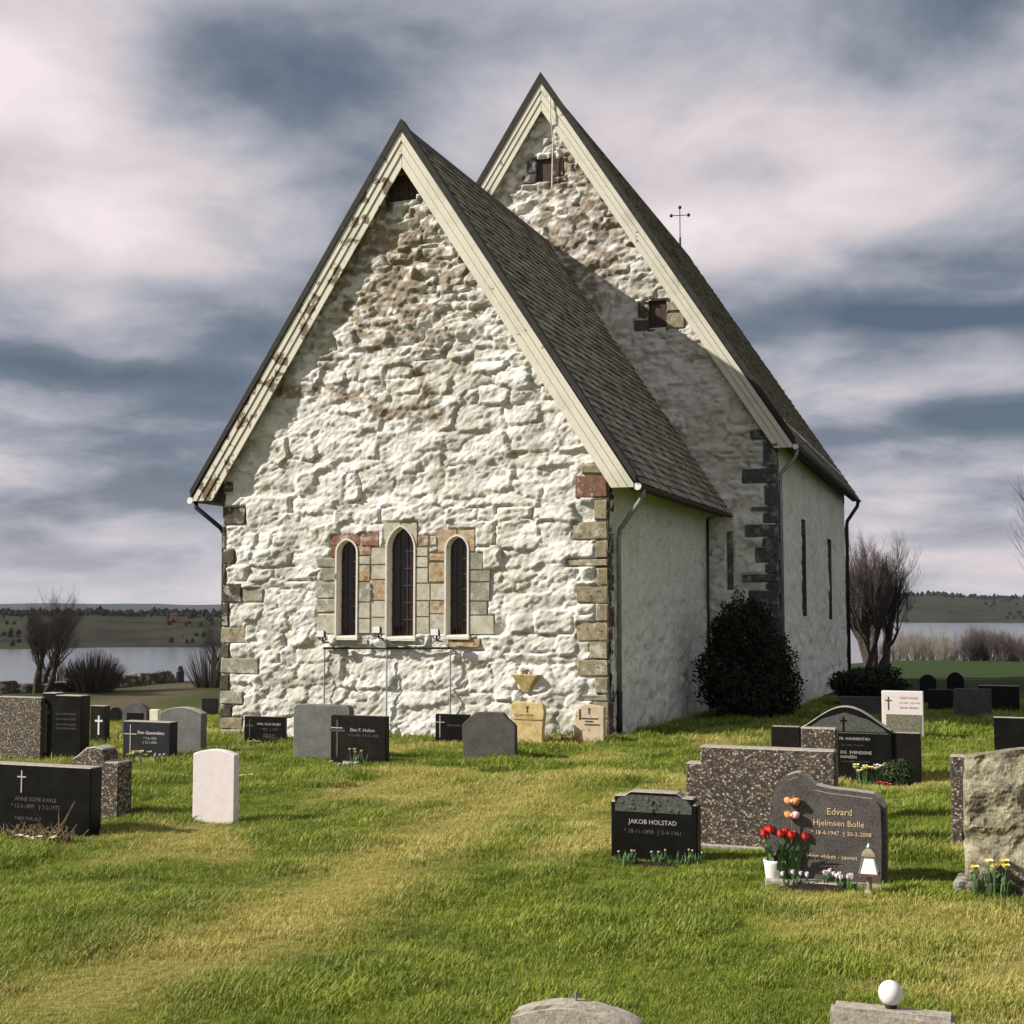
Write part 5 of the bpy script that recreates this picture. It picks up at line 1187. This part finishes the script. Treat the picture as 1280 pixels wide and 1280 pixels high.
# ------------------------------------------------------------------ shrubs and trees
def ragged_shrub(label, pos, blobs, size, seed):
    r = random.Random(seed); e = empty('evergreen_shrub', pos); tag(e, label, 'shrub'); v = []; f = []; m = MB()
    for (bx, by, bz, rx, ry, rz_, n) in blobs:
        for i in range(n):
            d = Vector((r.gauss(0, 1), r.gauss(0, 1), r.gauss(0, 1))).normalized(); s_ = (.35 + .65 * r.random() ** .5) * (1 + .16 * math.sin(9 * d.x + bx * 20) * math.sin(8 * d.z + 3) + .12 * math.sin(17 * d.y + 11 * d.z))
            if r.random() < .06: s_ *= r.uniform(1.05, 1.3)
            p = Vector((bx + d.x * rx * s_, by + d.y * ry * s_, max(.02, bz + d.z * rz_ * s_)))
            nrm = (d + Vector((r.gauss(0, .8), r.gauss(0, .8), r.gauss(0, .8)))).normalized(); t = nrm.orthogonal().normalized(); t.rotate(Matrix.Rotation(r.uniform(0, 6.28), 3, nrm)); b = nrm.cross(t)
            l = size * r.uniform(.5, 1.6); w_ = l * .4; k = len(v)
            v += [p - t * l * .5, p + b * w_ * .5, p + t * l * .5 + nrm * l * .1, p - b * w_ * .5]; f.append((k, k + 1, k + 2, k + 3))
        m.tube([(bx * .3, by * .3, -.1), (bx * .8, by * .8, bz * .6), (bx, by, bz + rz_ * .7)], [.05, .035, .012], 5)
    link('foliage', pymesh('foliage', v, f), m_ever, e); m.obj('stem', m_bark, e)
ragged_shrub('big dark ragged evergreen shrub in the corner of chancel and nave', (4.95, 5.75, -.1),
             [(-.05, 0, 1.75, .55, .6, .78, 4500), (-.35, -.1, .95, .62, .6, .75, 4000), (.45, .2, 1.15, .55, .6, .72, 4200), (.1, -.2, .55, .85, .75, .6, 5000), (.72, .35, .62, .42, .5, .62, 2600), (.25, .1, 2.05, .34, .4, .42, 1600), (-.40, .1, 1.75, .32, .3, .42, 1300)], .085, 11)
pg = ground(1070, 884); leaf_ball('evergreen_shrub', 'low dark evergreen shrub at the far end of the nave wall', 'shrub', (pg[0] + .2, pg[1] + .6, pg[2]), .95, .8, .48, 3600, .12, m_ever, 13, 7, trunk=True, hollow=.45)
def bare_tree(name, label, base, height, seed, trunks, spread, levels=4, mat=m_bark, tw=m_twig, group=None, thick=.05, up=.75, nb=(3, 5), cat='tree', density=1.0):
    r = random.Random(seed); e = empty(name, tuple(base)); tag(e, label, cat, group); A = MB(); B = MB()
    def grow(p, d, l, rad, lev):
        n = 4 if lev < 2 else 3; pts = [p]; q = p; dd = d.copy()
        for i in range(n):
            dd = (dd + Vector((r.gauss(0, .13), r.gauss(0, .13), up * .16 + r.gauss(0, .05)))).normalized(); q = q + dd * (l / n); pts.append(q)
        rr = [rad * (1 - .55 * i / n) for i in range(n + 1)]
        (A if lev < 2 else B).tube(pts, rr, 7 if lev < 1 else 5 if lev < 2 else 3, cap=False)
        if lev >= levels: return
        k = max(1, int(r.randint(*nb) * (density if lev >= 1 else 1)))
        for i in range(k):
            t = r.uniform(.35, 1.0) if lev else r.uniform(.45, 1.0); j = min(int(t * n), n - 1); s = pts[j].lerp(pts[j + 1], t * n - j)
            a = r.uniform(0, 6.28); side = Vector((math.cos(a), math.sin(a), r.uniform(.1, .6))); nd = (dd * r.uniform(.5, 1.0) + side * r.uniform(.35, .8)).normalized()
            grow(s, nd, l * r.uniform(.45, .75), rr[j] * r.uniform(.38, .6), lev + 1)
        grow(pts[-1], dd, l * r.uniform(.5, .7), rr[-1] * .85, lev + 1)
    for i in range(trunks):
        a = r.uniform(0, 6.28) + i * 2.4; d = Vector((math.cos(a) * spread, math.sin(a) * spread, 1)).normalized()
        grow(Vector((math.cos(a) * .08 * trunks ** .5, math.sin(a) * .08 * trunks ** .5, -.2)), d, height * .42 * r.uniform(.85, 1.1), height * thick * r.uniform(.75, 1.1), 0)
    A.obj('trunk', mat, e, smooth=True); B.obj('crown', tw, e); return e
def tree_at(px, py, ytop, dist):
    d = ray(px, py); d = d / math.hypot(d[0], d[1]); p = CAM + d * dist; z = float(ground_z(p[0], p[1])); return (p[0], p[1], z), (py - ytop) / FPX * dist * 1.0 + (CAM[2] - (py - 757) / FPX * dist - z)
b, h = tree_at(47, 868, 700, 46); bare_tree('bare_tree', 'leafless pollarded tree beside the lake, by the low churchyard wall', b, h * .86, 3, 3, .55, 5, thick=.042, nb=(4, 6), up=.95)
b, h = tree_at(1098, 868, 640, 52); bare_tree('bare_tree', 'leafless pollarded tree with stout limbs beyond the nave', b, h * .84, 8, 5, .36, 5, thick=.042, nb=(4, 6), up=1.5)
b, h = tree_at(1078, 872, 670, 49); bare_tree('bare_tree', 'slim leafless tree close behind the end of the nave', b, h * .86, 15, 1, .06, 5, thick=.035, nb=(4, 6), up=1.2)
b, h = tree_at(262, 858, 735, 50); bare_tree('bare_tree', 'leafless tree half hidden behind the brown church corner', b, h * .9, 21, 2, .30, 4, thick=.03, nb=(3, 5))
b, h = tree_at(1352, 880, 560, 30); bare_tree('bare_tree', 'leafless tree whose twigs reach over the gravestones near the field', b, h * .95, 33, 1, .05, 4, thick=.03, nb=(3, 4))
def twig_bush(name, label, px, py, wpx, ytop, dist, n, seed, mat, cat='bush', group=None):
    d = ray(px, py); d = d / math.hypot(d[0], d[1]); p = CAM + d * dist; z = float(ground_z(p[0], p[1])); r = random.Random(seed)
    w = wpx / FPX * dist / 2; h = (CAM[2] - (ytop - 757) / FPX * dist) - z; e = empty(name, (p[0], p[1], z)); tag(e, label, cat, group); m = MB()
    for i in range(n):
        a = r.uniform(0, 6.28); q = math.sqrt(r.random()); bx, by = .45 * w * q * math.cos(a), .45 * w * q * math.sin(a); tx_, ty_ = w * q * math.cos(a) * r.uniform(.8, 1.15), w * q * math.sin(a); hh = h * (1 - .45 * q * q) * r.uniform(.7, 1.05)
        m.tube([(bx, by, -.1), (bx + (tx_ - bx) * .6, by + (ty_ - by) * .6, hh * .55), (tx_, ty_, hh)], [.012 * dist / 45, .009 * dist / 45, .004 * dist / 45], 3, cap=False)
    m.obj('twigs', mat, e); return e
twig_bush('bare_bush', 'dense rounded leafless bush beside the pollarded tree at the lake', 117, 866, 80, 808, 46, 700, 1, m_twig)
twig_bush('bare_bush', 'thin leafless bush under the tree by the brown church corner', 262, 864, 70, 800, 47, 160, 4, m_twig)
twig_bush('bare_bush', 'thin leafless bush between the pollarded tree and the lake', 74, 866, 60, 815, 48, 150, 6, m_twig)
for i in range(15):
    px = 1116 + i * 13 + rng.uniform(-5, 5); b, h = tree_at(px, 822, rng.uniform(772, 790), rng.uniform(86, 98)); mt = m_birch if i < 7 and i % 3 else m_twig
    bare_tree('scrub_tree', ('pale leafless scrub tree at the edge of the green field before the lake' if mt is m_birch else 'brown leafless scrub tree at the edge of the green field before the lake'), b, h * 1.0, 50 + i, 6, .42, 4, mat=mt, tw=mt, group=('pale' if mt is m_birch else 'brown') + ' scrub along the edge of the field', thick=.022, nb=(4, 6), up=1.0)
# low stone wall of the churchyard by the lake
def yard_wall():
    pts = [ground(x, y) for x, y in ((-60, 868), (60, 866), (150, 858), (200, 853), (235, 848), (300, 846))]
    e = empty('churchyard_wall', tuple(pts[2])); tag(e, 'low dark drystone wall along the lake side of the churchyard', 'wall'); o0 = pts[2]; k = 0
    for a, b in zip(pts[:-1], pts[1:]):
        n = max(2, int(np.linalg.norm(b - a) / .8))
        for i in range(n):
            p = a + (b - a) * (i + .5) / n; d = (b - a) / np.linalg.norm(b - a); l = np.linalg.norm(b - a) / n * .48; hh = rng.uniform(.28, .42); z = float(ground_z(p[0], p[1])) - o0[2]
            nx_, ny_ = -d[1], d[0]; q = p - o0; c = [(q[0] + s * d[0] * l + t * nx_ * .22, q[1] + s * d[1] * l + t * ny_ * .22) for s, t in ((-1, -1), (1, -1), (1, 1), (-1, 1))]
            MB().add([(x, y, z - .2) for x, y in c] + [(x * 1, y * 1, z + hh) for x, y in c], [(4, 5, 6, 7)] + [(j, (j + 1) % 4, (j + 1) % 4 + 4, j + 4) for j in range(4)]).obj('stone', m_quoin_dark, e, bevel=.04, jit=.02)
yard_wall()
p = ground(225, 853); e = empty('gate_post', tuple(p)); tag(e, 'short dark post standing by the low wall before the lake', 'post'); MB().lathe([(.16, -.2), (.15, .40), (.11, .46), (.10, .55), (.04, .62)], 8).obj('post', m_iron, e)

# ------------------------------------------------------------------ grass
def build_grass():
    r = np.random.RandomState(4); coll = bpy.data.collections.new('grass_tufts')
    for k in range(5):
        v = []; f = []; rr = random.Random(90 + k); nb = (16, 18, 14, 18, 16)[k]
        for i in range(nb):
            a = rr.uniform(0, 6.28); q = .040 * math.sqrt(rr.random()); x, y = q * math.cos(a), q * math.sin(a); h = rr.uniform(.012, .036) * (1.3 if k == 2 else 1.0)
            b = rr.uniform(0, 6.28); bend = h * rr.uniform(.2, 1.1); w_ = rr.uniform(.0016, .0032); px_, py_ = -math.sin(b) * w_, math.cos(b) * w_
            n = len(v); v += [(x - px_, y - py_, -.005), (x + px_, y + py_, -.005), (x + px_ * .8 + math.cos(b) * bend * .35, y + py_ * .8 + math.sin(b) * bend * .35, h * .6), (x - px_ * .8 + math.cos(b) * bend * .35, y - py_ * .8 + math.sin(b) * bend * .35, h * .6), (x + math.cos(b) * bend, y + math.sin(b) * bend, h)]
            f += [(n, n + 1, n + 2, n + 3), (n + 3, n + 2, n + 4)]
        me = pymesh('grass_tuft', v, f); me.materials.append(m_blade); o = bpy.data.objects.new('grass_tuft', me); coll.objects.link(o)
    P = []; S = []
    for r0, r1, dens, sc in ((3.2, 6.5, 1500, 1.0), (6.5, 10, 950, 1.15), (10, 15, 480, 1.45), (15, 21, 260, 1.9), (21, 34, 110, 2.5)):
        area = R(62) / 2 * (r1 ** 2 - r0 ** 2); n = int(area * dens); rad = np.sqrt(r.uniform(r0 ** 2, r1 ** 2, n)); az = r.uniform(R(-31), R(31), n)
        x = CAM[0] + rad * np.sin(az - YAW); y = CAM[1] + rad * np.cos(az - YAW)
        P.append(np.stack([x, y], 1)); S.append(np.full(n, sc))
    P = np.concatenate(P); S = np.concatenate(S)
    inside = (np.abs(P[:, 0]) < W + .1) & (P[:, 1] > .1) | (np.abs(P[:, 0]) < W2 + .15) & (P[:, 1] > L)
    tuft = fbm(P[:, 0] * 1.6, P[:, 1] * 1.6, 401, 4); keep = ~inside; P = P[keep]; S = S[keep]; tuft = tuft[keep]
    z = ground_z(P[:, 0], P[:, 1]); t = tint_at(P[:, 0], P[:, 1])
    me = bpy.data.meshes.new('grass'); me.vertices.add(len(P)); me.vertices.foreach_set('co', np.stack([P[:, 0], P[:, 1], z], 1).astype(np.float32).ravel())
    def at(nm, val): a = me.attributes.new(nm, 'FLOAT', 'POINT'); a.data.foreach_set('value', val.astype(np.float32))
    n = len(P); at('tint', np.clip(t + np.abs(r.normal(0, .20, n)) * (r.rand(n) < .5), 0, 1)); at('rnd', np.clip(.5 + (fbm(P[:, 0] * 3, P[:, 1] * 3, 411, 3) - .5) * 1.6 + r.normal(0, .30, n), 0, 1)); at('sc', S * (.55 + 1.1 * sstep(.3, .75, tuft)) * r.uniform(.75, 1.25, n) * (1 - .35 * t)); at('rz', r.uniform(0, 6.28, n))
    o = link('grass', me); o['kind'] = 'stuff'; o['label'] = 'short spring grass of the churchyard lawn'; o['category'] = 'grass'
    ng = bpy.data.node_groups.new('grass_scatter', 'GeometryNodeTree'); ng.interface.new_socket('Geometry', in_out='INPUT', socket_type='NodeSocketGeometry'); ng.interface.new_socket('Geometry', in_out='OUTPUT', socket_type='NodeSocketGeometry')
    N = ng.nodes; Lk = ng.links; gi = N.new('NodeGroupInput'); go = N.new('NodeGroupOutput'); ip = N.new('GeometryNodeInstanceOnPoints'); ci = N.new('GeometryNodeCollectionInfo')
    ci.inputs['Collection'].default_value = coll; ci.inputs['Separate Children'].default_value = True; ci.inputs['Reset Children'].default_value = True
    def na(nm): q = N.new('GeometryNodeInputNamedAttribute'); q.data_type = 'FLOAT'; q.inputs['Name'].default_value = nm; return q.outputs['Attribute']
    cx = N.new('ShaderNodeCombineXYZ'); Lk.new(na('rz'), cx.inputs[2]); er = N.new('FunctionNodeEulerToRotation'); Lk.new(cx.outputs[0], er.inputs[0])
    Lk.new(gi.outputs[0], ip.inputs['Points']); Lk.new(ci.outputs[0], ip.inputs['Instance']); ip.inputs['Pick Instance'].default_value = True
    Lk.new(er.outputs[0], ip.inputs['Rotation']); Lk.new(na('sc'), ip.inputs['Scale']); Lk.new(ip.outputs[0], go.inputs[0])
    md = o.modifiers.new('scatter', 'NODES'); md.node_group = ng
    print('grass tufts', n)
build_grass()

# ------------------------------------------------------------------ haze over the lake
hm = bpy.data.materials.new('air'); hm.use_nodes = True; hk = NT(hm.node_tree); hk.n.clear()
ho = hk.new('ShaderNodeOutputMaterial'); pv = hk.new('ShaderNodeVolumePrincipled'); pv.inputs['Color'].default_value = (0.80, 0.86, 0.95, 1); pv.inputs['Density'].default_value = 0.00003; pv.inputs['Anisotropy'].default_value = 0.2
hk.l.new(pv.outputs[0], ho.inputs['Volume'])
hz_ = MB().box((-6950, -6950, -28.5), (6950, 6950, 60)).obj('haze', hm); hz_['kind'] = 'stuff'
